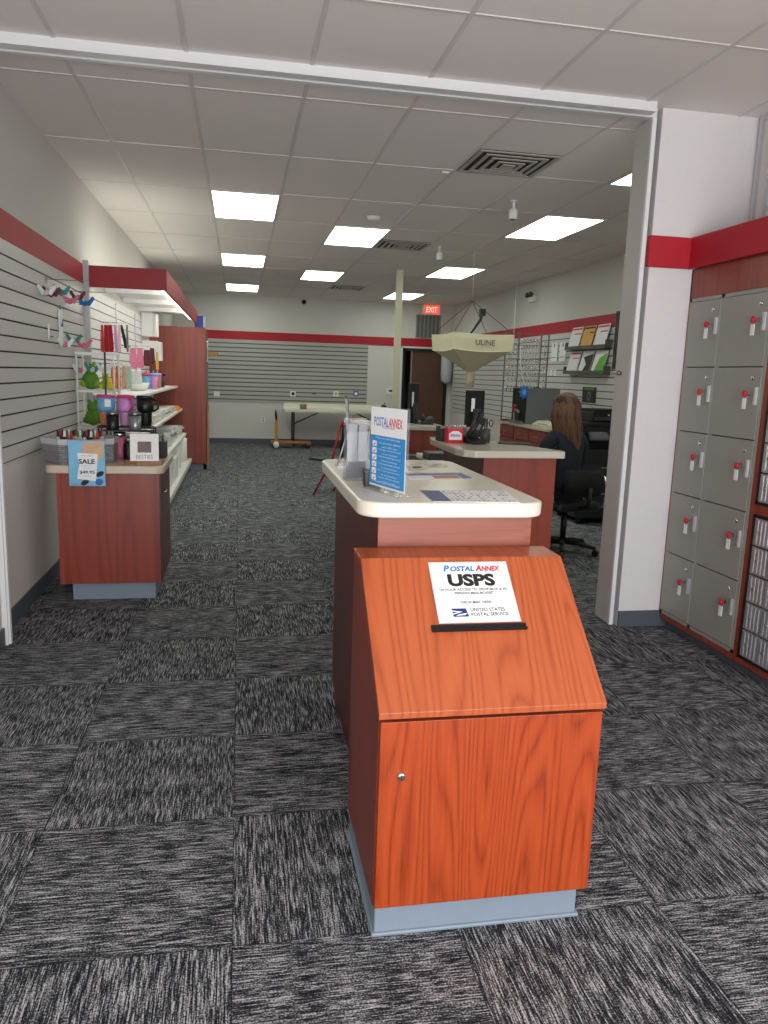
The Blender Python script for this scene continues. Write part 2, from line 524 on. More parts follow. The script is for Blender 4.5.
# ------------------------------------------------------------------ ceiling fittings
def ceiling_light(x, y, label, proto=[None]):
    if proto[0] is None:
        t = thing('ceiling_light', label, 'ceiling light', (x, y, H), group='ceiling light panels')
        b = B()
        for a in ((-.305, -.285, -.61, .61), (.285, .305, -.61, .61), (-.285, .285, -.61, -.59), (-.285, .285, .59, .61)): b.box(*a, -.012, -.001)
        b.obj('frame', 'grid', t)
        B().box(-.285, .285, -.59, .59, -.009, -.003).obj('diffuser', 'lamp', t)
        proto[0] = t
    else: dup(proto[0], (x, y, H), label=label)
gx = lambda i: -.863 + .61 * i + .305
for x, y, l in [(gx(1), 7.73, 'nearest glowing ceiling panel of the left row'), (gx(1), 11.39, 'middle glowing ceiling panel of the left row'), (gx(1), 15.05, 'smallest, farthest glowing ceiling panel of the left row'),
                (gx(3), 8.95, 'nearer glowing ceiling panel of the centre row, behind the smoke detector'), (gx(3), 12.61, 'farther glowing ceiling panel of the centre row'),
                (gx(6), 7.73, 'large glowing ceiling panel right of the sprinkler lamp, nearest full one of the right row'), (gx(6), 11.39, 'glowing ceiling panel in the right row, second from the back wall'), (gx(6), 15.05, 'farthest glowing ceiling panel, above the cream pole'),
                (gx(6), 5.29, 'glowing ceiling panel mostly hidden behind the partition leaf')]:
    ceiling_light(x, y, l)
def vent(x, y, label, proto=[None]):
    if proto[0] is None:
        t = thing('ceiling_vent', label, 'vent', (x, y, H), group='ceiling vents')
        B().box(-.29, .29, -.29, .29, -.006, -.001).obj('backing', mat('vent_dark', (40, 38, 38), .8), t)
        for k, (r, z) in enumerate([(.29, -.012), (.225, -.016), (.165, -.020), (.10, -.024)]):
            b = B(); wd = .028 if k else .03
            b.box(-r, r, -r, -r + wd, z, z + .006); b.box(-r, r, r - wd, r, z, z + .006)
            b.box(-r, -r + wd, -r + wd, r - wd, z, z + .006); b.box(r - wd, r, -r + wd, r - wd, z, z + .006)
            b.obj('louvre_ring', mat('vent_white', (176, 170, 164), .5), t)
        B().box(-.05, .05, -.05, .05, -.028, -.022).obj('centre_plate', mat('vent_white', 0), t)
        proto[0] = t
    else: dup(proto[0], (x, y, H), label=label)
vent(gx(4), 5.6, 'large square louvred vent nearest the ceiling track')
vent(gx(4), 9.3, 'smaller-looking square louvred vent in the middle of the ceiling')
vent(gx(4), 14.1, 'farthest louvred ceiling vent near the back wall')
t = thing('smoke_detector', 'round white smoke detector on the ceiling in front of the centre light panel', 'smoke detector', (1.285, 7.76, H - .004))
B().lathe([(.07, 0), (.07, -.012), (.05, -.035), (.02, -.04)]).obj('body', 'white', t)
B().lathe([(.075, -.001), (.075, -.006)]).obj('base_ring', 'grid', t)
t = tag(B().lathe([(.02, 0), (.02, -.01)]).box(-.025, .025, -.02, .02, -.012, 0).obj('sprinkler_cover', 'white'), 'tiny white plate on the ceiling beside the nearest vent', 'ceiling plate'); t.location = tuple(atz(445, 172, H - .004))
for px, py, l in [(514, 200, 'white cylindrical spotlight hanging near the nearest vent'), (440, 246, 'smaller white cylindrical spotlight hanging by the second vent')]:
    p = atz(px, py, H); t = thing('ceiling_spotlight', l, 'spotlight', (p.x, p.y, H - .004), group='hanging spotlights')
    B().tube([(0, 0, 0), (0, 0, -.07)], .012).lathe([(.03, 0), (.03, -.01)]).obj('stem', 'white', t)
    B().lathe([(.028, -.07), (.036, -.08), (.036, -.15), (.03, -.155)]).obj('lamp_head', 'white', t)
    B().lathe([(.026, -.154), (.026, -.158)]).obj('lens', 'dgrey', t)
t = thing('dome_camera', 'small black dome camera high on the back wall', 'security camera', (1.31, YB, 2.936))
B().lathe([(.04, 0), (.04, .02), (.001, .05)], mx=Matrix.Rotation(PI / 2, 4, 'X')).obj('dome', 'black', t)
B().lathe([(.05, 0), (.05, .008)], mx=Matrix.Rotation(PI / 2, 4, 'X')).obj('mount_ring', 'dgrey', t)

# cream pole
t = thing('support_pole', 'slim cream floor-to-ceiling pole right of the centre of the back wall', 'pole', (2.303, 11.45, 0))
B().box(-.045, .045, -.045, .045, 0, H).obj('pole', mat('pole_cream', (216, 214, 186), .5), t)
B().box(-.06, .06, -.06, .06, 0, .03).obj('base_trim', 'rubber', t)

# ================================================================== DROP BOX
t = thing('mail_drop_box', 'sunlit-orange wood-grain USPS mail drop box cabinet with slanted top and locked door', 'mail drop box', (.35, 1.80, 0))
W = .615
side = [(0.018, .095), (0.018, .635), (0, .64), (0, .655), (.36, .968), (.50, .968), (.50, .095)]
b = B(); b.prism(side, .0, .015, 'x'); b.obj('side_panel', wood('cherry_shaded_side', (106, 44, 34), (122, 50, 38), (138, 60, 46), 'Z', .8, .3, .6), t, bevel=.001)  # left side in a darker cherry, its shade painted in
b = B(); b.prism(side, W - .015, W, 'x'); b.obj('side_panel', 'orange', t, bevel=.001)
b = B().box(.015, W - .015, .48, .50, .095, .968); b.obj('back_panel', 'cherry', t)
b = B(); b.prism([(-.004, .638), (-.004, .655), (.36, .972), (.50, .972), (.50, .955), (.367, .955), (.012, .638)], -.002, W + .004, 'x'); lid = b.obj('slanted_lid', 'sunlittop', t, bevel=.0015)
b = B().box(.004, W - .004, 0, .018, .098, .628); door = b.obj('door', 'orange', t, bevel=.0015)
bl = B(); my = Matrix.Rotation(PI / 2, 4, 'X')
bl.lathe([(.011, 0), (.011, .006), (.008, .008), (.003, .008)], (0, 0, 0), 20, mx=Matrix.Translation((.062, 0, .478)) @ my).obj('lock', 'chrome', door)
B().box(.0605, .0635, -.0095, -.008, .473, .483).obj('keyhole', 'ink', door)
b = B().box(.0, W, .019, .024, .60, .64); b.obj('reveal_strip', 'ink', t)
B().box(.008, W - .024, .022, .50, 0, .095).box(.0, W - .016, .014, .50, 0, .012).obj('kick_base', mat('kick_blue_grey', (128, 142, 156), .4), t, bevel=.004)
th = math.atan2(.36, .313)
sl = Matrix.Translation((0, -.004, .655)) @ Matrix.Rotation(-th, 4, 'X')       # local: x, z along the slope, -y outward
B().box(.172, .448, -.004, .002, .230, .251, mx=sl).box(.172, .448, -.012, -.003, .230, .233, mx=sl).obj('mail_slot', 'blackmat', t)
# sign on it
R = Matrix.Rotation(-th, 3, 'X')
pa = Vector((.35, 1.796, .655)) + R @ Vector((.316, -.0035, .255))
t = thing('drop_box_sign', 'white laminated drop mail here sign lying on the slanted lid above the slot', 'sign', pa, rot=(-th, 0, 0)); t.scale = (1.17, 1, 1.04)
B().box(-.103, .103, -.0006, .0006, 0, .2).obj('laminate_sheet', mat('laminate_edge', (206, 206, 210), .2), t)
B().box(-.1, .1, -.0012, .0004, .004, .196).obj('paper', 'paper', t)
text('P', .017, .021, 'postblue', t, (-.059, -.0012, .177), .045, shear=.25); text('OSTAL', .062, .018, 'postblue', t, (-.018, -.0012, .1755), .045, shear=.25)
text('A', .017, .021, 'postred', t, (.024, -.0012, .177), .045, shear=.25); text('NNEX', .050, .018, 'postred', t, (.057, -.0012, .1755), .045, shear=.25)
text('USPS', .122, .042, 'ink', t, (0, -.0012, .137), .05)
text('"24 HOUR ACCESS TO DROP-BOX & IN-', .178, .0085, 'ink', t, (0, -.0012, .106), .02)
text('PERSON MAILBOXES"', .10, .0085, 'ink', t, (0, -.0012, .094), .02)
text('-DROP MAIL HERE-', .082, .0085, 'ink', t, (0, -.0012, .064), .02)
B().box(-.09, .08, -.0016, -.0012, .0525, .0532).obj('rule_line', 'grey', t)
B().prism([(-.064, .019), (-.066, .045), (-.030, .045), (-.025, .019)], -.0016, -.0012, 'y').obj('eagle_field', 'navy', t)
B().prism([(-.064, .026), (-.040, .034), (-.066, .039), (-.066, .036), (-.052, .033), (-.064, .029)], -.0021, -.0017, 'y').prism([(-.058, .022), (-.034, .024), (-.028, .030), (-.05, .026)], -.0021, -.0017, 'y').obj('eagle_mark', 'paper', t)
text('UNITED STATES', .088, .011, 'ink', t, (.025, -.0012, .040), .015); text('POSTAL SERVICE', .094, .011, 'ink', t, (.028, -.0012, .025), .015)

# ================================================================== MAIN COUNTER
t = thing('display_counter', 'cream-topped island counter with shade-toned cherry sides behind the drop box', 'counter', (.67, 2.85, 0))
o = t.location.copy()
B().box(.425, .93, 2.33, 3.38, .09, 1.072).obj('cabinet_body', 'cherryshade', t, off=o)
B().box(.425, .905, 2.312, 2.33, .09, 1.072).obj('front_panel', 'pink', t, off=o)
B().box(.905, .93, 2.32, 2.33, .09, 1.062).obj('edge_strip', 'pink', t, off=o)
B().box(.435, .92, 2.35, 3.37, 0, .09).obj('kick_base', 'cherryshade', t, off=o)
b = B(); b.prism(rounded(.358, .962, 2.255, 3.46, .085, 8), 1.072, 1.12); b.obj('countertop', 'cream', t, bevel=.008, off=o)

# sign holder on the counter
CT = 1.1205
p = atz(406, 498, CT); q = atz(370, 487, CT)
dx = p - q; wS = dx.length; ang = math.atan2(dx.y, dx.x)
base = (p + q) / 2
hS = (aty(409, 409, q.y).z - CT) * 1.035
t = thing('sign_holder', 'upright acrylic sign holder with blue and white postal poster on the island counter', 'sign', base, ang)
B().box(-wS / 2, wS / 2, -.004, .004, .002, hS).obj('acrylic_sleeve', 'acrylic', t)
B().box(-wS / 2, wS / 2, -.03, .03, 0, .003).obj('foot', 'acrylic', t)
B().box(-wS / 2 + .003, wS / 2 - .003, -.0046, -.0042, .012, hS - .003).obj('poster', 'paper', t)
B().box(-wS / 2 + .004, wS / 2 - .008, -.0050, -.0047, .018, hS * .655).obj('blue_field', mat('poster_blue', (44, 146, 214), .5), t)
yy = -.0051
text('POSTAL', wS * .40, .030, 'postblue', t, (-wS * .19, -.0047, hS * .82), .01); text('ANNEX', wS * .36, .030, 'postred', t, (wS * .20, -.0047, hS * .82), .01)
text('YOUR HOME OFFICE', wS * .34, .005, 'grey', t, (.0, -.0047, hS * .755), .0)
text('When you rent a mailbox with us you get', wS * .66, .008, 'paper', t, (0, yy, hS * .625), .0)
for k in range(6):
    z = hS * (.555 - .082 * k)
    B().box(-wS * .42, -wS * .30, -.0054, -.0051, z - .009, z + .009).obj('check_box', 'paper', t)
    B().prism([(-wS * .40, z), (-wS * .365, z - .008), (-wS * .30, z + .010), (-wS * .365, z - .002)], -.0057, -.0055, 'y').obj('check_mark', 'postred', t)
    for j in range(2):
        text(['A real street address', 'Package receipt from all', 'Mail holding and', 'Text and email notices', 'Fax and copy services', 'Secure 24 hour access'][k] if j == 0 else ['not a PO box', 'carriers accepted', 'forwarding', 'for new packages', 'for our customers', 'every day'][k], wS * (.58 - .16 * j), .0055, 'paper', t, (wS * .06, yy, z + .005 - .013 * j), .0)
text('The choice is yours! Ask for details!', wS * .74, .008, 'paper', t, (0, yy, .028), .01)

# black card box, acrylic brochure holder, easel frame, papers
p = atz(368, 485, CT)
t = thing('card_box', 'small black box standing behind the upright sign holder', 'box', (.452, 2.615, CT), .0)
B().box(-.028, .028, -.025, .025, 0, .05).obj('body', 'black', t, bevel=.002)
B().box(-.03, .03, -.027, .027, .05, .055).obj('lid', 'black', t)
p = atz(357, 481, CT); hh = aty(357, 419, p.y).z - CT
t = thing('brochure_holder', 'clear acrylic brochure holder with pale leaflets at the island counter edge', 'brochure holder', (p.x, p.y + .03, CT), .05)
B().box(-.042, .042, -.03, -.027, 0, hh * .8).box(-.042, .042, .03, .033, 0, hh).box(-.042, -.039, -.027, .03, 0, hh * .9).box(.039, .042, -.027, .03, 0, hh * .9).box(-.042, .042, -.03, .033, 0, .004).obj('acrylic_case', 'acrylic', t)
lg = mat('leaflet_grey', (128, 128, 138), .4, noise=.5, nscale=14)
B().box(-.036, -.004, -.022, -.012, .07, hh * .92).obj('leaflet_stack', lg, t)
B().box(.004, .036, -.012, .002, .07, hh * .9).obj('leaflet_stack', lg, t)
B().box(-.032, .036, .004, .024, .006, .07).obj('spacer', 'dgrey', t)
p = atz(350, 466, CT); q = aty(347, 396, p.y); hh = q.z - CT
t = thing('easel_frame', 'thin black framed notice on a small easel seen nearly edge-on', 'picture frame', (p.x, p.y, CT), -.09)
mx = Matrix.Rotation(-.07, 4, 'Y')
B().box(-.003, .003, -.09, .09, .012, hh, mx=mx).obj('frame', 'dgrey', t)
B().box(-.0045, -.003, -.08, .08, .02, hh - .01, mx=mx).obj('print', 'paper', t)
B().tube([(-.055, -.03, .003), (-.012, 0, hh * .5)], .003).tube([(-.055, -.03, .003), (.02, -.03, .003)], .003).box(-.055, .015, -.05, .05, 0, .004).obj('easel_leg', 'alu', t)
def sheet(name, label, cat, px, mats, marks, z=CT, g=None):
    P = [atz(*q, z) for q in px]     # corners: near left, near right, far right, far left
    c = sum(P, Vector()) / 4; c.z = z
    t = thing(name, label, cat, c, group=g)
    b = B(); vs = [v - c for v in P]
    b._faces([v + Vector((0, 0, .0003)) for v in vs] + [v + Vector((0, 0, .0018)) for v in vs], [(3, 2, 1, 0), (4, 5, 6, 7), (0, 1, 5, 4), (1, 2, 6, 5), (2, 3, 7, 6), (3, 0, 4, 7)])
    b.obj('sheet', mats, t)
    def at(u, v): return (vs[0] * (1 - u) + vs[1] * u) * (1 - v) + (vs[3] * (1 - u) + vs[2] * u) * v + Vector((0, 0, .0022))
    for n, m, rects in marks:
        b = B()
        for (u0, u1, v0, v1) in rects: b.quad(at(u0, v0), at(u1, v0), at(u1, v1), at(u0, v1))
        b.obj(n, m, t)
    return t
dots = []
for i in range(15):
    for j in range(6):
        if random.random() < .8: dots.append((.24 + i * .05, .24 + i * .05 + random.uniform(.015, .035), .08 + j * .15, .08 + j * .15 + random.uniform(.03, .09)))
sheet('price_chart', 'laminated rate chart with blue left edge lying on the near end of the island counter', 'paper', [(433, 502), (520, 503), (505, 491), (420, 491)], 'paper', [('blue_strip', mat('chart_blue', (62, 72, 128), .4), [(0, .22, 0, 1)]), ('printed_table', 'grey', dots)])
sheet('leaflet', 'blue topped leaflet with orange picture lying mid island counter', 'paper', [(409, 480), (475, 479), (462, 473), (404, 474)], 'paper', [('blue_band', mat('leaf_blue', (70, 100, 160), .4), [(0.02, .98, .62, .98), (.82, .98, .0, .6)]), ('orange_picture', mat('leaf_orange', (196, 120, 90), .5), [(.40, .8, .08, .55)])])
sheet('postcard', 'small pale card with dark seal at the far end of the island counter', 'paper', [(411, 470), (428, 469), (424, 465), (409, 466)], mat('card_pale', (212, 208, 190), .4), [('dark_seal', 'dgrey', [(.15, .7, .2, .7)])])
sheet('postcard', 'small card with grey print right of the seal card on the far island counter', 'paper', [(430, 468), (448, 467), (442, 463), (427, 464)], mat('card_pale', 0), [('grey_print', 'grey', [(.1, .5, .2, .4), (.3, .9, .6, .8)])])

# ================================================================== LOCKERS
t = thing('locker_casing', 'cherry wood casing built around the grey lockers and mailboxes', 'casing', (2.62, 3.4, 0)); o = t.location.copy()
y0c = 2.5
b = B(); b.box(2.60, 2.62, 4.256, 4.268, .075, 2.165); b.obj('end_strip', 'cherry', t, off=o)
B().box(2.60, 2.93, y0c, 4.268, 2.0, 2.165).obj('header_panel', 'cherry', t, off=o)
B().box(2.60, 2.93, y0c, 4.268, .06, .092).obj('bottom_rail', 'cherry', t, off=o)
B().box(2.60, 2.93, 3.475, 3.515, .092, 2.0).obj('upright', 'cherry', t, off=o)
B().box(2.60, 2.62, y0c, 3.475, .862, .912).obj('cross_rail', 'cherry', t, off=o)
B().box(2.60, 2.93, y0c, y0c + .04, .092, 2.0).obj('upright', 'cherry', t, off=o)
B().box(2.62, 2.93, y0c, 4.268, 2.165, 2.335).obj('top_ledge', 'cherry', t, off=o)
B().box(2.645, 2.66, y0c, 4.257, 0, .06).obj('kick_base', 'rubber', t, off=o)
# locker bank
t = thing('locker_bank', 'bank of ten grey metal lockers, two columns of five', 'lockers', (2.60, 3.9, .092)); o = t.location.copy()
yl0, yl1, zl0, zl1 = 3.517, 4.254, .0935, 1.998
B().box(2.613, 2.85, yl0, yl1, zl0, zl1).obj('carcass', 'lockdark', t, off=o)
ym = 3.935
b = B()
for a, c in ((yl0, yl0 + .022), (ym - .012, ym + .012), (yl1 - .02, yl1)): b.box(2.598, 2.613, a, c, zl0, zl1)
b.box(2.598, 2.613, yl0, yl1, zl1 - .02, zl1); b.box(2.598, 2.613, yl0, yl1, zl0, zl0 + .02)
b.obj('face_frame', 'locker', t, off=o)
keys = []
cols = [(ym + .013, yl1 - .022), (yl0 + .024, ym - .013)]
zz = (zl1 - zl0 - .04) / 5
words = ['top', 'second', 'middle', 'fourth', 'bottom']
kp = None
for ci, (a, c) in enumerate(cols):
    for r in range(5):
        za = zl1 - .02 - zz * (r + 1) + .003; zb = zl1 - .02 - zz * r - .003
        d = B().box(2.596, 2.612, a, c, za, zb).obj('locker_door', 'locker', t, off=o, bevel=.0012)
        h = B()
        h.box(2.592, 2.596, a + .012, a + .042, zb - .19, zb - .10); h.box(2.580, 2.592, a + .014, a + .022, zb - .19, zb - .10)
        h.obj('handle', 'alu', d, off=o)
        B().lathe([(.012, 0), (.012, .005), (.009, .007), (.002, .007)], (0, 0, 0), 14, mx=Matrix.Translation((2.596, a + .062, zb - .055)) @ Matrix.Rotation(-PI / 2, 4, 'Y')).obj('lock', 'chrome', d, off=o)
        lab = 'red-headed key with white tag in the %s locker of the %s column' % (words[r], 'far left' if ci == 0 else 'near right')
        kl = (2.596, a + .078, zb - .135)
        if kp is None:
            kp = thing('locker_key', lab, 'key', kl, group='locker keys')
            B().box(-.004, 0, -.009, .009, -.010, .010).box(-.022, -.004, -.004, .004, -.004, .004).obj('key_blade', 'steel', kp)
            B().lathe([(.0, 0), (.014, .002), (.017, .010), (.012, .018), (.001, .02)], seg=14, mx=Matrix.Translation((-.018, .0, 0)) @ Matrix.Rotation(-PI / 2, 4, 'Y')).box(-.030, -.022, -.017, .017, -.004, .012).obj('key_head', mat('key_red', (196, 24, 48), .4), kp)
            tg = B().box(-.026, -.023, -.014, .016, -.078, -.022).obj('tag', 'paper', kp)
            B().tube([(-.025, 0, -.008), (-.025, 0, -.025)], .0015).obj('ring', 'steel', tg)
        else: dup(kp, kl, label=lab)
# mailboxes
def mailbank(z0, z1, rows, label):
    t = thing('mailbox_bank', label, 'mailboxes', (2.60, 3.0, z0)); o = t.location.copy()
    ya, yb = y0c + .042, 3.472
    B().box(2.606, 2.80, ya, yb, z0, z1).obj('carcass', 'blackmat', t, off=o)
    b = B(); b.box(2.594, 2.606, yb - .014, yb, z0, z1); b.box(2.594, 2.606, ya, ya + .014, z0, z1); b.box(2.594, 2.606, ya, yb, z0, z0 + .012); b.box(2.594, 2.606, ya, yb, z1 - .012, z1)
    b.obj('frame', 'black', t, off=o)
    rz = (z1 - z0 - .024) / rows
    nc = 7; cw = (yb - ya - .028) / nc
    for r in range(rows):
        for c in range(nc):
            a = ya + .014 + c * cw + .003; zb = z1 - .012 - rz * r - .004; za = zb - rz + .008
            b = B().box(2.596, 2.606, a, a + cw - .006, za, zb)
            for k in range(4): b.box(2.593, 2.596, a + .012 + k * .028, a + .024 + k * .028, za + .01, zb - .01)
            d = b.obj('mailbox_door', 'alu', t, off=o)
            B().lathe([(.007, 0), (.007, .004), (.002, .005)], (0, 0, 0), 10, mx=Matrix.Translation((2.593, a + cw * .6, (za + zb) / 2)) @ Matrix.Rotation(-PI / 2, 4, 'Y')).obj('lock', 'steel', d, off=o)
mailbank(.0935, .861, 5, 'lower bank of silver mailboxes in a black frame at the right edge')
mailbank(.913, 1.998, 7, 'upper bank of silver mailboxes in a black frame at the right edge')
# ================================================================== LEFT COUNTER
CL = .885
t = thing('side_counter', 'low cherry cabinet with rounded tan top against the left wall', 'counter', (-.83, 5.4, 0)); o = t.location.copy()
B().box(-1.12, -.512, 5.06, 5.76, .115, .835).obj('cabinet_body', 'cherry', t, off=o, bevel=.002)
B().box(-1.125, -1.10, 5.052, 5.06, .115, .835).box(-.53, -.505, 5.052, 5.06, .115, .835).obj('edge_strip', wood('cherry_light_edge', (112, 46, 35), (136, 58, 45), (150, 68, 54), 'Z'), t, off=o)
d = B().box(-.512, -.50, 5.08, 5.74, .12, .83).obj('door', 'cherryshade', t, off=o)
B().tube([(-.50, 5.16, .70), (-.475, 5.16, .70), (-.475, 5.26, .70), (-.50, 5.26, .70)], .005).obj('handle', 'chrome', d, off=o)
B().box(-1.06, -.545, 5.10, 5.74, 0, .115).obj('kick_base', mat('kick_blue_grey', 0), t, off=o)
B().prism(rounded(-1.19, -.472, 5.02, 5.80, .06, 6), .835, CL).obj('countertop', 'tan', t, bevel=.006, off=o)

# woven basket
t = thing('woven_basket', 'grey woven octagonal basket with white rim on the left counter', 'basket', (-1.015, 5.27, CL)); t.scale = (1.06, 1, 1)
oc = [(.205 * math.cos(PI / 8 + PI / 4 * k) / math.cos(PI / 8), .21 * math.sin(PI / 8 + PI / 4 * k) / math.cos(PI / 8)) for k in range(8)]
def ringwall(b, poly, z0, z1, th, f0=1, f1=1, mi=0):
    n = len(poly)
    out0 = [Vector((x * f0, y * f0, z0)) for x, y in poly]; out1 = [Vector((x * f1, y * f1, z1)) for x, y in poly]
    in0 = [Vector((x * (f0 - th), y * (f0 - th), z0)) for x, y in poly]; in1 = [Vector((x * (f1 - th), y * (f1 - th), z1)) for x, y in poly]
    fs = []
    for i in range(n):
        j = (i + 1) % n
        fs += [(i, j, n + j, n + i), (2 * n + j, 2 * n + i, 3 * n + i, 3 * n + j), (n + i, n + j, 3 * n + j, 3 * n + i), (j, i, 2 * n + i, 2 * n + j)]
    b._faces(out0 + out1 + in0 + in1, fs, mi)
def weave_mat():
    m = bpy.data.materials.new('weave_grey'); m.use_nodes = True; nt = m.node_tree; bs = nt.nodes['Principled BSDF']; bs.inputs['Roughness'].default_value = .85
    tc = nt.nodes.new('ShaderNodeTexCoord'); br = nt.nodes.new('ShaderNodeTexBrick')
    sp = nt.nodes.new('ShaderNodeSeparateXYZ'); nt.links.new(tc.outputs['Object'], sp.inputs[0])
    ad = nt.nodes.new('ShaderNodeMath'); ad.operation = 'ADD'; nt.links.new(sp.outputs[0], ad.inputs[0]); nt.links.new(sp.outputs[1], ad.inputs[1])
    cb = nt.nodes.new('ShaderNodeCombineXYZ'); nt.links.new(ad.outputs[0], cb.inputs[0]); nt.links.new(sp.outputs[2], cb.inputs[1])
    nt.links.new(cb.outputs[0], br.inputs['Vector']); br.inputs['Scale'].default_value = 26
    br.inputs['Color1'].default_value = (*lin((124, 124, 128)), 1); br.inputs['Color2'].default_value = (*lin((150, 150, 154)), 1); br.inputs['Mortar'].default_value = (*lin((84, 84, 90)), 1)
    br.inputs['Mortar Size'].default_value = .03; br.inputs['Brick Width'].default_value = 1.2; br.inputs['Row Height'].default_value = .35
    nt.links.new(br.outputs['Color'], bs.inputs['Base Color'])
    return m
b = B(); ringwall(b, oc, .012, .125, .06, .97, 1.0); b.obj('woven_side', weave_mat(), t)
b = B(); b.prism([(x * .95, y * .95) for x, y in oc], .0, .012); b.obj('bottom', 'grey', t)
b = B(); ringwall(b, oc, .122, .158, .05, 1.015, 1.03); b.obj('rim', mat('rim_white', (196, 196, 200), .4), t)
b = B(); b.prism([(x * .9, y * .9) for x, y in oc], .0125, .11); b.obj('cushion', 'dgrey', t)
caps = [('black', (24, 24, 26)), ('white', (230, 228, 224)), ('red', (176, 30, 40)), ('green', (60, 120, 70))]
bodies = [(230, 226, 220), (20, 20, 22), (180, 40, 50), (210, 190, 150)]
n = 0
for r in range(3):
    for c in range(7):
        cn, cc = caps[(r * 2 + c) % 4]; bc = bodies[(c + r) % 4]
        t = thing('polish_bottle', 'small bottle with %s cap, %s of its row, %s row in the woven basket' % (cn, ['first', 'second', 'third', 'fourth', 'fifth', 'sixth', 'last'][c], ['front', 'middle', 'back'][r]), 'bottle', (-1.13 + c * .04 + r * .004, 5.17 + r * .05, CL + .1105), group='bottles in the woven basket')
        B().lathe([(.012, 0), (.013, .005), (.013, .045), (.006, .055)], seg=10).obj('body', mat('pol_%d' % ((c + r) % 4), bc, .3), t)
        B().lathe([(.008, .055), (.0085, .06), (.007, .092), (.002, .094)], seg=10).obj('cap', mat('cap_' + cn, cc, .4), t)
t = thing('tag_strip', 'bright green and yellow strip lying at the front of the woven basket', 'strip', (-1.03, 5.115, CL + .1105), rot=(0, 0, .1))
b = B()
for i in range(10): b.box(-.07 + .014 * i, -.056 + .014 * i, -.01, .01, .012 * math.sin(PI * i / 9), .014 + .012 * math.sin(PI * i / 9), i % 2)
b.obj('strip', [mat('lime', (150, 190, 50), .5), mat('dark_green', (30, 70, 40), .5)], t)

# sale sign
t = thing('sale_sign', 'light blue SALE $49.95 sign in clear holder at the front of the left counter', 'sign', (-.929, 5.005, .757))
B().box(-.112, .112, -.006, .0, 0, .292).obj('acrylic_holder', 'acrylic', t)
B().box(-.106, .106, -.0085, -.0065, .006, .286).obj('poster', mat('sale_blue', (126, 190, 226), .5, noise=.25, nscale=9), t)
b = B(); b.prism([(.0, .28), (-.03, .25), (-.02, .20), (.02, .17), (.06, .15), (.095, .19), (.10, .28)], -.0095, -.0087, 'y'); b.obj('hair_picture', mat('sale_blond', (214, 176, 140), .6, noise=.25, nscale=30), t)
b = B(); b.prism([(-.045 + .0, .135), (-.06, .05), (.05, .035), (.06, .13), (.065, .205), (-.055, .21)], -.0103, -.0097, 'y'); b.obj('price_card', 'paper', t)
text('AUTHORIZED RETAILER', .07, .006, 'grey', t, (0, -.0104, .193))
text('SALE', .095, .030, 'ink', t, (0, -.0104, .158), .03)
text('Family size deals', .06, .006, 'grey', t, (0, -.0104, .132)); text('starting at', .045, .006, 'grey', t, (0, -.0104, .118))
text('$49.95', .088, .022, 'ink', t, (0, -.0104, .090), .02); text('while they last', .05, .006, 'grey', t, (0, -.0104, .066))
for sx, sz in ((.075, .08), (-.015, .026)):
    B().ball((0, 0, 0), .022, sx=1.2, sy=.1, sz=.7, mx=Matrix.Translation((sx, -.009, sz)) @ Matrix.Rotation(-.5, 4, 'Y')).obj('cap_picture', 'ink', t)
text('POSTAL', .045, .010, 'postblue', t, (-.075, -.009, .016), .01); text('ANNEX', .038, .010, 'postred', t, (-.028, -.009, .016), .01)
B().ball((.07, -.009, .03), .024, sx=1, sy=.08, sz=.9, seg=10).obj('blue_splash', mat('splash', (40, 110, 180), .5), t)

# besties frame on a wood block
t = thing('wood_block', 'flat light wooden block at the front right of the left counter', 'block', (-.605, 5.17, CL), .03)
B().prism([(-.12, -.02), (-.04, -.085), (.115, -.085), (.115, .08), (-.09, .08)], 0, .022).obj('block', mat('block_wood', (158, 118, 82), .6, noise=.12, nscale=20), t, bevel=.002)
t = thing('photo_frame', 'white BESTIES photo frame leaning on the wooden block', 'picture frame', (-.598, 5.11, CL + .0225), rot=(-.16, 0, .08))
b = B(); b.box(-.088, .088, -.006, .008, 0, .055).box(-.088, .088, -.006, .008, .125, .175).box(-.088, -.042, -.006, .008, .055, .125).box(.042, .088, -.006, .008, .055, .125)
b.obj('frame', 'white', t, bevel=.001)
B().box(-.042, .042, -.001, .004, .055, .125).obj('photo', mat('photo_grey', (110, 92, 88), .5, noise=.7, nscale=38), t)
text('BESTIES', .10, .024, 'dgrey', t, (0, -.0062, .027), -.01)
B().box(-.02, .02, .008, .06, 0, .003).tube([(0, .01, .12), (0, .06, .003)], .004).obj('stand', 'dgrey', t)

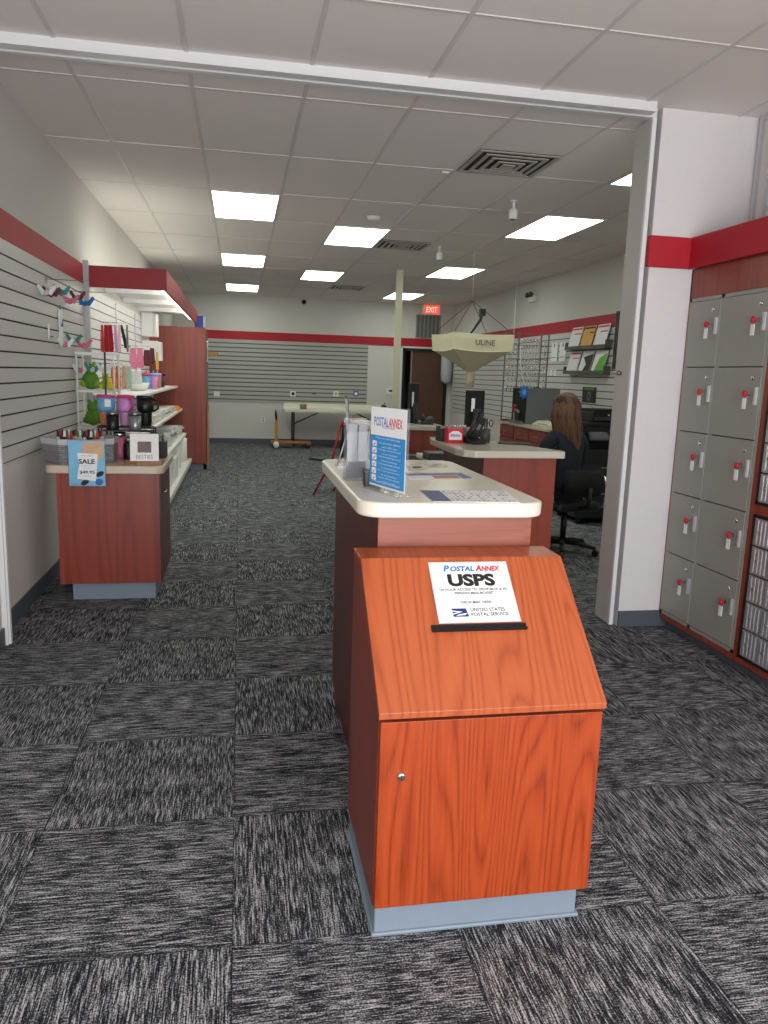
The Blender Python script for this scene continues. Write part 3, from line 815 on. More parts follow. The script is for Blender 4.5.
# tumbler display
t = thing('tiered_rack', 'black tiered tumbler rack with tall post on the left counter', 'rack', (-.80, 5.55, CL))
B().box(-.105, -.093, .03, .042, 0, .71).obj('post', 'black', t)
B().box(-.16, .22, .0, .14, .196, .206).obj('shelf', 'black', t); B().box(-.10, .22, -.11, -.005, .182, .190).obj('shelf', 'black', t)
for x in (-.155, .21):
    B().box(x, x + .01, .13, .14, 0, .196).box(x, x + .01, 0, .01, 0, .196).obj('leg', 'black', t)
for x in (-.058, .205): B().box(x, x + .01, -.11, -.1, 0, .182).obj('leg', 'black', t)
B().tube([(-.16, .07, .40), (.22, .07, .40)], .003).tube([(-.16, .0, .212), (.22, 0, .212)], .004).obj('rail', 'black', t)
def tumbler(name, label, loc, top, bot, rim, h=.215, handle=True, r=.05, rz=0, cat='tumbler', lidc=None):
    t = thing(name, label, cat, loc, rz)
    B().lathe([(r * .68, 0), (r * .72, .004), (r * .78, h * .42), (r * .80, h * .45)], seg=20).obj('lower_body', bot, t)
    B().lathe([(r * .80, h * .45), (r, h * .55), (r * 1.02, h * .92)], seg=20).obj('upper_body', top, t)
    l = B().lathe([(r * 1.05, h * .91), (r * 1.06, h * .97), (r * .95, h), (.001, h)], seg=20).obj('lid', rim, t)
    if handle: B().tube([(r * .98, 0, h * .88), (r * 1.6, 0, h * .86), (r * 1.65, 0, h * .6), (r * 1.0, 0, h * .5)], .007).obj('handle', rim, t)
    return t
fl = mat('floral_orange', (214, 120, 90), .4, noise=.8, nscale=70)
zt = CL + .2065
t = tumbler('travel_tumbler', 'blue and orange floral tumbler with pink rim on the top tier', (-.905, 5.62, zt), mat('tumb_blue', (110, 170, 214), .4), fl, mat('tumb_pink', (204, 60, 120), .4), handle=False, r=.058)
B().box(.0, .04, -.0625, -.0605, .135, .185).obj('label', 'paper', t)
tumbler('travel_tumbler', 'pink and lilac patterned tumbler with bright pink handle on the top tier', (-.775, 5.62, zt), mat('tumb_lilac', (206, 140, 200), .4, noise=.5, nscale=60), mat('tumb_rose', (200, 150, 190), .4), mat('tumb_pink', 0), r=.055, rz=-1.0)
tumbler('travel_tumbler', 'large black tumbler with black handle on the top tier', (-.645, 5.62, zt), 'black', 'black', 'black', r=.056, rz=-.3)
zt = CL + .1905
def can(name, label, loc, body, rim, h=.12, r=.036):
    t = thing(name, label, 'tumbler', loc)
    B().lathe([(r * .86, 0), (r * .9, .003), (r, h * .8)], seg=18).obj('body', body, t)
    B().lathe([(r * 1.02, h * .8), (r * 1.02, h * .95), (r * .8, h), (.001, h)], seg=18).obj('lid', rim, t)
    return t
can('can_tumbler', 'short black tumbler on the middle tier in front of the lilac one', (-.845, 5.49, zt), 'black', 'steel', .125, .043)
can('can_tumbler', 'short silver grey tumbler on the middle tier', (-.700, 5.49, zt), mat('tumb_silver', (150, 156, 160), .3, .6), 'steel', .125, .043)
t = can('tall_tumbler', 'tall pink patterned tumbler with silver rim standing on the left counter top', (-.805, 5.50, CL), mat('tumb_hot', (220, 110, 150), .4, noise=.3, nscale=60), 'chrome', .178, .042)
for x, y, l, bc, cc in [(-.735, 5.40, 'black bottle with silver cap right of the tall pink tumbler', 'black', 'steel'), (-.655, 5.43, 'black bottle with teal cap behind the photo frame', 'black', mat('teal', (30, 130, 120), .4)), (-.575, 5.41, 'black bottle with pale cap beside the black gift bag', 'black', mat('palecap', (190, 170, 175), .4))]:
    t = thing('drink_bottle', l, 'bottle', (x, y, CL), group='dark bottles on the counter')
    B().lathe([(.032, 0), (.034, .004), (.034, .10), (.022, .118)], seg=16).obj('body', bc, t)
    B().lathe([(.024, .118), (.024, .14), (.018, .148), (.001, .15)], seg=16).obj('cap', cc, t)
t = thing('gift_bag', 'small black box bag with handle at the right end of the left counter', 'bag', (-.545, 5.56, CL))
B().box(-.045, .045, -.06, .06, 0, .115).obj('body', mat('bag_dark', (44, 44, 48), .5, noise=.3, nscale=70), t, bevel=.003)
B().tube([(-.02, -.03, .115), (-.02, 0, .16), (-.02, .03, .115)], .003).tube([(.02, -.03, .115), (.02, 0, .16), (.02, .03, .115)], .003).obj('handle', 'black', t)
t = thing('tumbler_box', 'low dark box behind the woven basket on the left counter', 'box', (-1.06, 5.63, CL))
B().box(-.07, .07, -.04, .04, 0, .12).obj('body', 'dgrey', t, bevel=.002); B().box(-.05, .05, -.042, -.0405, .03, .09).obj('label', 'grey', t)

# ================================================================== LEFT SHELVING UNDER THE RED CANOPY
ya, yb_ = 7.10, 11.78
shw = mat('shelf_white', (226, 224, 218), .45)
for x1, z, lab in ((-.885, 1.25, 'top white wall shelf with bowl and cups under the red canopy'), (-.82, .925, 'second white wall shelf with low cartons and orange pouch'), (-.765, .57, 'third white wall shelf stacked with mailers')):
    t = thing('wall_shelf', lab, 'shelf', (-1.08, 9.4, z)); o = t.location.copy()
    B().prism(rounded(-1.265, x1, ya, yb_ - .01, .05, 5, (0, 1, 1, 0)), z - .025, z - .0005).obj('shelf_board', shw, t, off=o)
    for yy in (7.2, 8.7, 10.2, 11.6): B().prism([(-1.265, z - .026), (-1.265, z - .09), (x1 - .08, z - .026)], yy - .004, yy + .004, 'y').obj('bracket', shw, t, off=o)
t = thing('base_shelf', 'white base deck at floor level under the left wall shelves', 'shelf', (-1.0, 9.4, 0)); o = t.location.copy()
B().box(-1.265, -.70, ya, yb_ - .01, .13, .1895).obj('base_deck', shw, t, off=o)
B().box(-1.265, -.74, ya, yb_ - .01, .0, .13).obj('kick_base', 'grey', t, off=o)
t = thing('shelf_uprights', 'pale slotted metal uprights carrying the left wall shelves', 'uprights', (-1.27, 9.4, .75)); o = t.location.copy()
for yy in (7.12, 8.7, 10.2): B().box(-1.279, -1.268, yy - .015, yy + .015, .75, 2.15).obj('upright', 'alu', t, off=o)

t = thing('red_canopy', 'red fascia canopy with white lit underside over the left shelves', 'canopy', (-.95, 9.4, 2.15)); o = t.location.copy()
B().box(-1.297, -.612, 7.03, 7.05, 2.15, 2.325).obj('front_fascia', mat('red_canopy', (150, 20, 36), .5), t, off=o)
B().box(-.63, -.61, 7.05, 11.98, 2.15, 2.325).obj('side_fascia', mat('red_canopy', 0), t, off=o)
B().box(-1.297, -.63, 7.05, 11.78, 2.262, 2.268).obj('white_soffit', 'white', t, off=o)
B().box(-.98, -.94, 7.2, 11.6, 2.285, 2.31).obj('top_light_tube', mat('tube_glow_top', (255, 252, 240), .5, emit=7), t, off=o)
B().box(-1.0, -.92, 7.15, 11.65, 2.268, 2.285).obj('lamp_channel', 'white', t, off=o)
B().box(-.64, -.63, 7.05, 11.78, 2.152, 2.31).box(-1.297, -.64, 7.05, 7.06, 2.152, 2.31).obj('white_lining', 'white', t, off=o)
for yy in (8.2, 9.4, 10.6): B().box(-1.297, -.64, yy - .01, yy + .01, 2.215, 2.262).obj('rib', 'white', t, off=o)
B().box(-.70, -.66, 7.15, 11.6, 2.195, 2.225).obj('light_tube', mat('tube_glow', (255, 250, 240), .5, emit=9), t, off=o)
t = thing('corner_post', 'slim grey upright post at the near corner of the canopy', 'post', (-1.258, 7.012, 0))
B().box(-.022, .022, -.02, .017, 0, 2.36).obj('post', mat('post_grey', (186, 188, 190), .4), t)
B().box(-.026, .026, -.024, .019, 0, .02).obj('foot', 'grey', t)

# tall cherry cabinet end
t = thing('tall_cabinet', 'tall cherry cabinet whose flat end panel closes the left shelves', 'cabinet', (-.9, 12.2, 0)); o = t.location.copy()
B().box(-1.295, -.49, 11.8, 11.825, .10, 2.10).obj('end_panel', 'cherry', t, off=o, bevel=.002)
B().box(-1.295, -.51, 11.825, 12.75, .10, 2.10).obj('carcass', 'cherryshade', t, off=o)
B().box(-.51, -.49, 11.83, 12.72, .12, 1.0).obj('door', 'cherry', t, off=o); B().box(-.51, -.49, 11.83, 12.72, 1.02, 2.08).obj('door', 'cherry', t, off=o)
B().tube([(-.485, 11.9, 1.62), (-.465, 11.9, 1.62), (-.465, 11.9, 1.9), (-.485, 11.9, 1.9)], .012).obj('handle', 'white', t, off=o)
B().box(-1.25, -.54, 11.86, 12.7, 0, .10).obj('kick_base', mat('kick_blue_grey', 0), t, off=o)
t = thing('blue_box', 'blue box with white side on top of the tall cherry cabinet', 'box', (-.57, 12.13, 2.1))
B().box(-.08, .04, -.12, .12, .0, .175).obj('body', mat('box_blue', (48, 76, 168), .5), t); B().box(.041, .07, -.12, .12, 0, .17).obj('white_side', mat('side_pale', (190, 196, 214), .5), t)
t = thing('wall_bracket_box', 'kraft cardboard tray sticking out from the side of the tall cherry cabinet', 'box', (-.39, 12.1, 1.70))
B().box(-.08, .07, -.15, .15, 0, .005).box(-.08, .07, -.15, -.145, 0, .06).box(-.08, .07, .145, .15, 0, .06).box(.065, .07, -.15, .15, 0, .06).box(-.08, -.075, -.15, .15, 0, .06).obj('tray', 'kraft', t)
B().box(-.07, .06, -.13, .13, .006, .05).obj('contents', mat('kraft_dark', (140, 100, 60), .7), t)
t = thing('cardboard_sheet', 'flat kraft cardboard sheet standing against the side of the tall cabinet', 'cardboard', (-.472, 12.2, .0))
B().box(-.01, .0, -.3, .28, .0, .95).obj('sheet', 'kraft', t); B().box(-.013, .003, -.3, .28, .94, .955).obj('folded_edge', mat('kraft_dark', 0), t)

# white wire stand with plush toys
p = aty(78, 352, 6.6); q = aty(112, 355, 6.6)
wx0, wx1, wz = p.x + .01, q.x + .03, p.z
t = thing('wire_stand', 'white wire display stand holding green plush toys beside the slatwall', 'display stand', ((wx0 + wx1) / 2, 6.6, 0)); hw = (wx1 - wx0) / 2
for sx in (-1, 1):
    for sy in (-.13, .13): B().tube([(sx * hw, sy, 0), (sx * hw, sy, wz)], .007).obj('post', 'white', t)
zsh = [wz, aty(78, 389, 6.6).z, aty(78, 425, 6.6).z, .55]
for z in zsh:
    b = B(); b.box(-hw - .01, hw + .01, -.14, -.128, z - .02, z).box(-hw - .01, hw + .01, .128, .14, z - .02, z)
    for k in range(9): x = -hw + 2 * hw * k / 8; b.box(x - .003, x + .003, -.13, .13, z - .006, z)
    b.obj('wire_shelf', 'white', t)
lime = mat('plush_lime', (150, 180, 50), .9, noise=.35, nscale=90); lgreen = mat('plush_green', (92, 140, 50), .9, noise=.3, nscale=60); yel = mat('plush_yellow', (226, 214, 60), .9)
cx0 = (wx0 + wx1) / 2
def plush(label, x, y, z, r, body, spot):
    t = thing('plush_toy', label, 'plush toy', (x, y, z), group='plush toys on the white stand')
    B().ball((0, 0, r * .95), r, sx=.9, sy=.7, sz=.95, seg=14).ball((0, 0, r * 2.1), r * .65, seg=12).obj('body', body, t)
    B().ball((-r * .7, -r * .2, r * .6), r * .4, seg=10).ball((r * .7, -r * .2, r * .6), r * .4, seg=10).obj('paws', spot, t)
    B().ball((-r * .4, 0, r * 2.75), r * .22, seg=8).ball((r * .4, 0, r * 2.75), r * .22, seg=8).obj('ears', spot, t)
plush('large green plush toy on the upper shelf of the white stand', cx0 - .06, 6.6, zsh[1], .075, lgreen, lime)
plush('lime plush toy with yellow paws on the right of the upper shelf', cx0 + .058, 6.58, zsh[1], .046, lime, yel)
plush('dark green plush toy on the shelf below the lime ones', cx0 - .05, 6.6, zsh[2], .07, lgreen, lgreen)
plush('small yellow plush toy at the near edge of the upper shelf', cx0 + .10, 6.50, zsh[1], .032, yel, yel)

# bird ornaments on wire hooks
def bird(label, p, c1, c2, s=1.0, a=0, grp='hanging bird ornaments'):
    t = thing('bird_ornament', label, 'ornament', p, a, group=grp)
    B().ball((0, 0, 0), .016 * s, sx=1, sy=2.2, sz=.9, seg=10).ball((0, -.034 * s, .010 * s), .011 * s, seg=8).tube([(0, -.042 * s, .01 * s), (0, -.068 * s, .008 * s)], .0025, rs=[.003 * s, .0008]).obj('body', c1, t)
    for sx in (-1, 1):
        b = B(); b.prism([(0, .0), (sx * .05 * s, .05 * s), (sx * .062 * s, .035 * s), (sx * .03 * s, -.012 * s)], -.002, .002, 'y', mx=Matrix.Rotation(-.5 * sx, 4, 'Z'))
        b.obj('wing', c2, t)
    B().prism([(-.008 * s, .03 * s), (.008 * s, .03 * s), (.022 * s, .075 * s), (-.022 * s, .075 * s)], -.002, .002, 'z').obj('tail', c2, t)
    B().tube([(0, 0, .012 * s), (0, 0, .06 * s)], .0008, seg=4).obj('string', 'white', t)
cm = lambda n, c: mat('gl_' + n, c, .2, noise=.25, nscale=80)
tw, mr, tl, pk, bl, wh = cm('white', (214, 210, 210)), cm('maroon', (120, 50, 64)), cm('teal', (70, 140, 136)), cm('pinkg', (214, 120, 140)), cm('blueg', (50, 120, 190)), cm('clear', (220, 228, 226))
def hook(label, p0, p1):
    t = thing('wire_hook', label, 'hook', p0); d = Vector(p1) - Vector(p0)
    B().box(-.004, .004, -.02, .02, -.03, .02).obj('plate', 'steel', t)
    B().tube([(0, 0, 0), d, d + Vector((.008, 0, .012))], .0025, seg=6).obj('rod', 'steel', t)
XW = XL + .022
h1 = atx(46, 279, XW); hook('upper wire hook on the left slatwall holding the maroon and white birds', h1, (h1.x + .26, h1.y, h1.z))
h2 = atx(70, 291, XW); hook('lower wire hook on the left slatwall holding the pink and blue birds', h2, (h2.x + .26, h2.y, h2.z))
for lab, px, py, Y, a, c in [('white glass bird at the left end of the upper hook', 44, 293, 5.5, tw, wh), ('maroon glass bird beside the white one on the upper hook', 51, 295, 5.62, mr, mr), ('teal glass bird at the right end of the upper hook', 61, 293, 5.76, tl, tl),
                             ('pink glass bird on the lower hook', 70, 302, 6.2, pk, pk), ('dark teal glass bird between the pink and blue ones', 77, 298, 6.34, tl, mr), ('bright blue glass bird at the end of the lower hook', 85, 304, 6.48, bl, bl),
                             ('pink bird with spread white wings hanging low on the slatwall', 60, 345, 6.0, pk, wh), ('green and cream bird between the two pink birds', 73, 341, 6.3, cm('cream', (190, 186, 150)), tl), ('pink bird right above the white wire stand', 83, 346, 6.5, pk, pk),
                             ('pink and clear bird hanging on the left of the white stand', 80, 371, 6.42, pk, wh), ('clear glass bird hanging before the green plush', 92, 370, 6.42, wh, tl), ('clear teal bird right of the black post', 104, 370, 6.42, wh, wh)]:
    Y += .0; p = aty(px, py, Y); p.x = max(p.x, XW + .04); bird(lab, p, a, c, 1.1 if Y < 6.35 else 1.2, .4)
p = atx(60, 328, XW)
t = thing('ornament_card', 'white packaging card with a small blue bird on the left slatwall', 'card', (XW + .006, p.y, p.z - .11))
B().box(-.003, .003, -.055, .055, 0, .24).obj('card', 'paper', t); B().box(-.004, .004, -.012, .012, .24, .27).obj('hang_tab', 'grey', t)
B().ball((.01, 0, .13), .012, sx=.5, sy=2, seg=8).prism([(0, .13), (.03, .18), (.02, .12)], .008, .012, 'x').obj('blue_bird', bl, t)
p = atx(48, 331, XW)
t = thing('white_clip', 'small white clip on the left slatwall left of the ornament card', 'clip', (XW + .004, p.y, p.z))
B().box(-.003, .006, -.01, .01, -.05, .05).obj('clip_body', 'white', t); B().tube([(.006, 0, -.04), (.03, 0, -.035)], .004).obj('peg', 'steel', t)

# hanging merchandise on the canopy slatwall
XG = XL + .022
NS = [0]
def strip(label, px, py0, py1, Y, w, c, name='sleeve', cat='merchandise', lean=0, grp='hanging packs over the shelves'):
    NS[0] += 1; Y += .05 * (NS[0] % 8)
    a = aty(px, py0, Y); z1 = aty(px, py1, Y).z; h = a.z - z1
    t = thing(name, label, cat, (a.x, Y, a.z), group=grp)
    B().prism([(-w * .35, 0), (w * .35, 0), (w * .5 + lean, -h * .85), (w * .4 + lean, -h), (-w * .4 + lean, -h), (-w * .5 + lean, -h * .8)], -.012, .012, 'y').obj('pouch', c, t, bevel=.003)
    B().box(-w * .3, w * .3, -.004, .004, -.004, .022).obj('header_card', 'paper', t)
    B().tube([(0, 0, .016), (XG - a.x, 0, .02)], .002, seg=5).obj('hook', 'steel', t)
dr, lr = mat('fab_red', (158, 24, 40), .8, noise=.2), mat('fab_rust', (176, 60, 46), .8)
li, bk, rg = mat('fab_lilac', (196, 160, 204), .8, noise=.2), mat('fab_black', (22, 20, 24), .8), mat('fab_grey', (120, 120, 112), .8)
for lab, px, c, w, ln in [('dark red sleeve nearest the corner post', 98, dr, .05, 0), ('rust red sleeve second from the corner post', 102, lr, .03, 0), ('dark red sleeve third in the hanging row', 106, dr, .045, 0), ('dark red sleeve fourth in the hanging row', 110, dr, .05, .005), ('lilac sleeve in the hanging row', 115, li, .035, .01), ('pale pink sleeve beside the lilac one', 119, mat('fab_pink', (222, 190, 200), .8), .035, .0), ('black scarf slanting at the end of the hanging row', 121, bk, .035, .04), ('grey strap last in the hanging row', 127, rg, .02, 0)]:
    strip(lab, px, 325, 352 if 'scarf' not in lab else 348, 7.7, w, c, lean=ln)
for lab, px, y0, y1, c, w in [('pink patterned pouch left of its twin above the bowl', 133, 348, 369, mat('pk_pouch', (222, 130, 160), .6, noise=.35, nscale=60), .085), ('pink patterned pouch nearest the dark pouches', 140, 348, 368, mat('pk_pouch', 0), .075), ('dark maroon pouch above the cups', 147, 350, 366, mat('mr_pouch', (90, 34, 40), .6, noise=.6, nscale=60), .09), ('dark maroon pouch beside the yellow strap', 152, 348, 364, mat('mr_pouch', 0), .06), ('yellow strap hanging at the right above the cups', 157, 352, 370, mat('yl_strap', (220, 170, 70), .6), .03)]:
    strip(lab, px, y0, y1, 8.9, w, c)
for lab, px, c in [('orange patterned figure pack hanging left', 113, mat('or_pk', (214, 120, 60), .6, noise=.5, nscale=50)), ('orange figure pack hanging second', 118, mat('or_pk', 0)), ('white and orange figure pack hanging third', 124, mat('wo_pk', (220, 180, 150), .6, noise=.4, nscale=50)), ('teal and white pack hanging fourth beside the bowl', 129, mat('tw_pk', (180, 210, 200), .6, noise=.3, nscale=50))]:
    strip(lab, px, 366, 389, 7.45, .05, c)
strip('crystal clear pack hanging left above the white bowl', 133, 371, 384, 8.3, .06, mat('cl_pk', (210, 212, 212), .3, noise=.3, nscale=80))
strip('crystal clear pack hanging right above the white bowl', 139, 371, 384, 8.3, .06, mat('cl_pk', 0))
strip('green lily pad pack hanging below the top shelf', 110, 402, 424, 7.3, .06, mat('gn_pk', (120, 150, 100), .6, noise=.4, nscale=50))
t = thing('white_bowl', 'round white bowl on the top shelf of the left shelving', 'bowl', (-1.09, 8.85, 1.25))
B().lathe([(.07, 0), (.10, .02), (.125, .085), (.118, .085), (.09, .025), (.001, .02)], seg=24).obj('bowl', 'white', t)
for lab, px, Y, c1, c2 in [('pink and blue child cup on the top shelf', 146, 9.6, mat('tumb_blue', 0), mat('tumb_pink', 0)), ('blue cup with pink lid beside the first child cup', 153, 9.7, mat('tumb_lilac', 0), mat('tumb_blue', 0)), ('dark navy cup on the top shelf farthest right', 161, 10.6, mat('cup_navy', (44, 44, 70), .4, noise=.5, nscale=60), 'black'), ('orange cup between the blue and navy cups', 157, 10.1, fl, mat('tumb_lilac', 0))]:
    p = aty(px, 380, Y); t = thing('kids_cup', lab, 'cup', (min(p.x, -.96), Y, 1.25), group='cups on the top shelf')
    B().lathe([(.04, 0), (.046, .01), (.055, .15)], seg=16).obj('body', c1, t); B().lathe([(.058, .15), (.058, .175), (.04, .185), (.001, .186)], seg=16).obj('lid', c2, t)
    B().tube([(.0, 0, .186), (.01, 0, .215)], .008).obj('straw', c2, t)
for lab, px0, py0, px1, py1 in [('upper white wall box above the pouches near the cherry panel', 148, 313, 158, 337), ('lower white wall box beside the cherry panel', 151, 341, 162, 361)]:
    a = aty(px0, py0, 11); c = aty(px1, py1, 11); t = thing('white_wall_box', lab, 'box', ((XG + c.x) / 2, 11.0, c.z), group='white boxes on the slatwall'); hw = (c.x - XG) / 2
    B().box(-hw, hw * .6, -.12, .12, 0, a.z - c.z).obj('back_body', 'white', t, bevel=.004); B().box(hw * .62, hw, -.13, .13, .0, a.z - c.z - .01).obj('front_cover', 'white', t, bevel=.008)
# goods on the lower shelves
def carton(label, x, y, z, sx, sy, sz, c, band, name='carton', rz=0, cat='box', grp='goods on the left shelves'):
    t = thing(name, label, cat, (x, y, z), rz, group=grp)
    B().box(-sx / 2, sx / 2, -sy / 2, sy / 2, 0, sz).obj('body', c, t, bevel=.002)
    B().box(-sx / 2 - .0015, sx / 2 + .0015, -sy / 2 - .0015, sy / 2 + .0015, sz * .35, sz * .6).obj('printed_band', band, t)
wb = mat('pack_white', (226, 226, 224), .5, noise=.05); gb = mat('pack_grey', (138, 138, 140), .6); cb = mat('pack_cream', (214, 208, 196), .5); ob = mat('pouch_orange', (226, 150, 50), .5)
for i, (y, h, c, bd) in enumerate([(7.7, .10, wb, gb), (8.4, .09, cb, wb), (9.1, .11, wb, cb), (9.8, .09, wb, gb), (10.5, .08, cb, wb)]):
    carton('%s carton on the second shelf, %s from the near end' % (['white grey-banded', 'cream white-banded', 'white cream-banded', 'low white grey-banded', 'low cream'][i], ['first', 'second', 'third', 'fourth', 'fifth'][i]), -1.0, y, .925, .30, .5, h, c, bd)
t = thing('orange_pouch', 'flat orange pouch at the far end of the second shelf', 'pouch', (-.93, 11.2, .925))
B().prism(rounded(-.1, .1, -.3, .3, .03), 0, .03).obj('pouch', ob, t, bevel=.008); B().prism(rounded(-.09, .09, -.25, .2, .03), .031, .055).obj('upper_pouch', ob, t, bevel=.008)
for i, (y, h, c, bd) in enumerate([(7.5, .16, wb, gb), (8.1, .2, wb, cb), (8.75, .22, gb, mat('pack_dark', (70, 70, 74), .6)), (9.4, .17, wb, wb), (10.1, .2, wb, gb), (10.8, .16, wb, cb), (11.4, .12, cb, wb)]):
    t0 = thing('mailer_stack', 'stack of %s mailers on the third shelf, %s from the near end' % (['white', 'white cream-banded', 'grey', 'plain white', 'white grey-banded', 'thin white', 'cream'][i], ['first', 'second', 'third', 'fourth', 'fifth', 'sixth', 'seventh'][i]), 'mailers', (-.96, y, .57), group='goods on the left shelves')
    for k in range(5):
        B().box(-.16, .14, -.22, .22, .001, h / 5 - .004).obj('mailer', c if k != 2 else bd, t0).matrix_local = Matrix.Translation((0, 0, k * h / 5)) @ Matrix.Rotation(random.uniform(-.12, .12), 4, 'Z')
for i in range(4):
    y = 7.75 + .62 * i
    for k in range(3):
        carton('black banded white roll box, %s layer of the %s pile on the base deck' % (['bottom', 'middle', 'top'][k], ['nearest', 'second', 'third', 'fourth'][i]), -.90, y, .19 + k * .085, .3, .42, .083, wb, 'black' if i < 2 else bd, name='roll_box')
t = thing('spiral_pack', 'white bubble roll pack with red spiral pattern at the far end of the base deck', 'pack', (-.93, 10.6, .19))
B().lathe([(.15, 0), (.155, .01), (.155, .30), (.14, .31), (.05, .31)], seg=22).obj('roll', wb, t)
for k in range(5): B().box(-.03, .03, -.162, -.154, .03 + k * .055, .05 + k * .055).obj('red_mark', mat('mark_red', (150, 50, 60), .5), t)
t = thing('roll_pack', 'tall plain white roll pack beside the cherry end panel', 'pack', (-.90, 11.35, .19))
B().lathe([(.15, 0), (.16, .01), (.16, .33), (.14, .34), (.05, .34)], seg=22).obj('roll', 'white', t); B().lathe([(.05, .341), (.05, .335)], seg=14).obj('core', 'dgrey', t)
# ================================================================== BACK WALL
# door: black frame, brown leaf standing ajar
t = thing('door_2', 'brown door standing half open in a black frame in the back wall', 'door', (3.93, YB, 0)); t['kind'] = 'structure'
B().box(-.50, -.45, -.02, .12, 0, 2.07).box(.45, .50, -.02, .12, 0, 2.07).box(-.50, .50, -.02, .12, 2.03, 2.09).obj('door_frame', mat('frame_black', (26, 24, 24), .5), t)
lf = B().box(-.28, .44, .02, .06, .01, 2.03).obj('door_leaf', 'doorbrown', t)
B().tube([(-.23, .02, 1.0), (-.23, -.03, 1.0), (-.13, -.03, 1.0)], .010).obj('door_handle', 'chrome', lf)
B().box(-.31, -.28, .01, .07, .01, 2.03).obj('door_edge', mat('edge_pale', (140, 124, 108), .5), t)
B().box(-.40, -.32, .3, .32, .9, 1.2).obj('inner_shelf', mat('frame_black', 0), t)
# white door casing
struct(B().box(3.38, 3.43, YB - .02, YB, 0, 2.12).box(3.38, 4.5, YB - .02, YB, 2.09, 2.125).obj('trim_9', 'trimwhite'), 'white door casing')
# exit sign and grille above the door
t = thing('exit_sign', 'glowing red EXIT sign above the grille over the back door', 'exit sign', (4.02, YB, 2.80))
B().box(-.19, .19, -.05, -.001, 0, .21).obj('housing', 'white', t)
B().box(-.17, .17, -.054, -.0505, .015, .195).obj('face', mat('exit_red', (255, 84, 66), .5, emit=.9), t)
text('EXIT', .24, .11, mat('exit_text', (255, 200, 180), .5, emit=1.2), t, (0, -.0545, .105), .02)
t = thing('wall_grille', 'grey louvred return air grille above the back door', 'grille', (3.97, YB, 2.31))
B().box(-.27, .27, -.02, -.001, 0, .49).obj('frame', mat('grille_grey', (150, 152, 148), .5), t)
for k in range(6): B().box(-.25 + k * .085, -.20 + k * .085, -.035, -.0205, .02, .47).obj('louvre', mat('grille_dark', (104, 108, 106), .5), t)
t = thing('thermostat', 'small white thermostat on the back wall beside the cream pole', 'thermostat', (3.19, YB, 1.10))
B().box(-.08, .08, -.03, -.001, 0, .13).obj('body', 'white', t, bevel=.006); B().box(-.035, .035, -.032, -.0305, .055, .1).obj('screen', 'dgrey', t)
t = thing('wall_outlet', 'white wall outlet plate below the slatwall left of the folding table', 'outlet', (.49, YB, .44))
B().box(-.04, .04, -.008, -.001, 0, .12).obj('plate', 'white', t); B().box(-.015, .015, -.010, -.0081, .02, .05).box(-.015, .015, -.010, -.0081, .07, .10).obj('sockets', 'grey', t)
t = thing('wall_outlet', 'small white switch plate at the left end of the back slatwall', 'outlet', (-.46, YB - .02, .96))
B().box(-.06, .06, -.008, -.001, 0, .1).obj('plate', 'white', t); B().box(-.012, .012, -.014, -.0081, .03, .07).obj('switch', 'white', t)
for lab, px, c, f in [('white tag with dark round emblem on the back slatwall', 293, 'paper', 'ink'), ('yellow sun-shaped tag on the back slatwall', 336, 'paper', mat('tag_yellow', (226, 170, 50), .5)), ('blue tag at the right of the back slatwall', 356, mat('tag_blue', (70, 90, 170), .5), 'paper'), ('grey two-part clip between the emblem tag and the sun tag', 314, 'grey', 'ink')]:
    p = aty(px, 394, YB - .03); t = thing('wall_tag', lab, 'tag', (p.x, YB - .0205, p.z - .04), group='tags on the back slatwall')
    r = .05 if c != 'grey' else .02
    B().box(-.055, .055, -.004, 0, -.01 if r > .03 else .03, .10 if r > .03 else .06).obj('card', c, t)
    B().lathe([(r * .7, 0), (r * .7, .002)], seg=16, mx=Matrix.Translation((0, -.0042, .045)) @ Matrix.Rotation(PI / 2, 4, 'X')).obj('emblem', f, t)

# folding table
t = thing('folding_table', 'long white folding table against the back wall under the slatwall', 'table', (2.0, 15.95, 0))
B().prism(rounded(-1.13, 1.07, -.40, .36, .04), .715, .765).obj('tabletop', mat('table_cream', (232, 230, 214), .35), t, bevel=.006)
for sx in (-1, 1):
    B().tube([(sx * .92, -.27, .725), (sx * .92, -.27, .02), (sx * .92, .27, .02), (sx * .92, .27, .725)], .015).tube([(sx * .92, -.27, .45), (sx * .92, .27, .45)], .012).obj('leg', 'black', t)
    B().tube([(sx * .92, 0, .45), (sx * .35, 0, .722)], .012).obj('brace', 'black', t)
t = thing('foam_board', 'long low white board standing against the wall on the folding table', 'board', (1.95, 16.24, .7655)); B().box(-1.05, 1.05, -.01, .01, 0, .10).obj('panel', mat('table_cream', 0), t); B().box(-1.05, 1.05, -.014, .014, .10, .108).obj('edge', 'white', t)
t = thing('small_block', 'small brown box on the left end of the folding table', 'box', (1.28, 15.85, .7655))
B().box(-.065, .065, -.05, .05, 0, .09).obj('body', mat('box_brown', (134, 108, 84), .7), t, bevel=.003); B().box(-.067, .067, -.052, .052, .07, .1).obj('lid', mat('lid_brown', (150, 124, 98), .7), t)
t = thing('black_gadget', 'small black device at the right end of the folding table', 'device', (2.95, 15.9, .7655))
B().box(-.05, .05, -.04, .04, 0, .12).obj('body', 'black', t, bevel=.004); B().tube([(.0, 0, .12), (.03, 0, .17)], .01).obj('nozzle', 'dgrey', t)
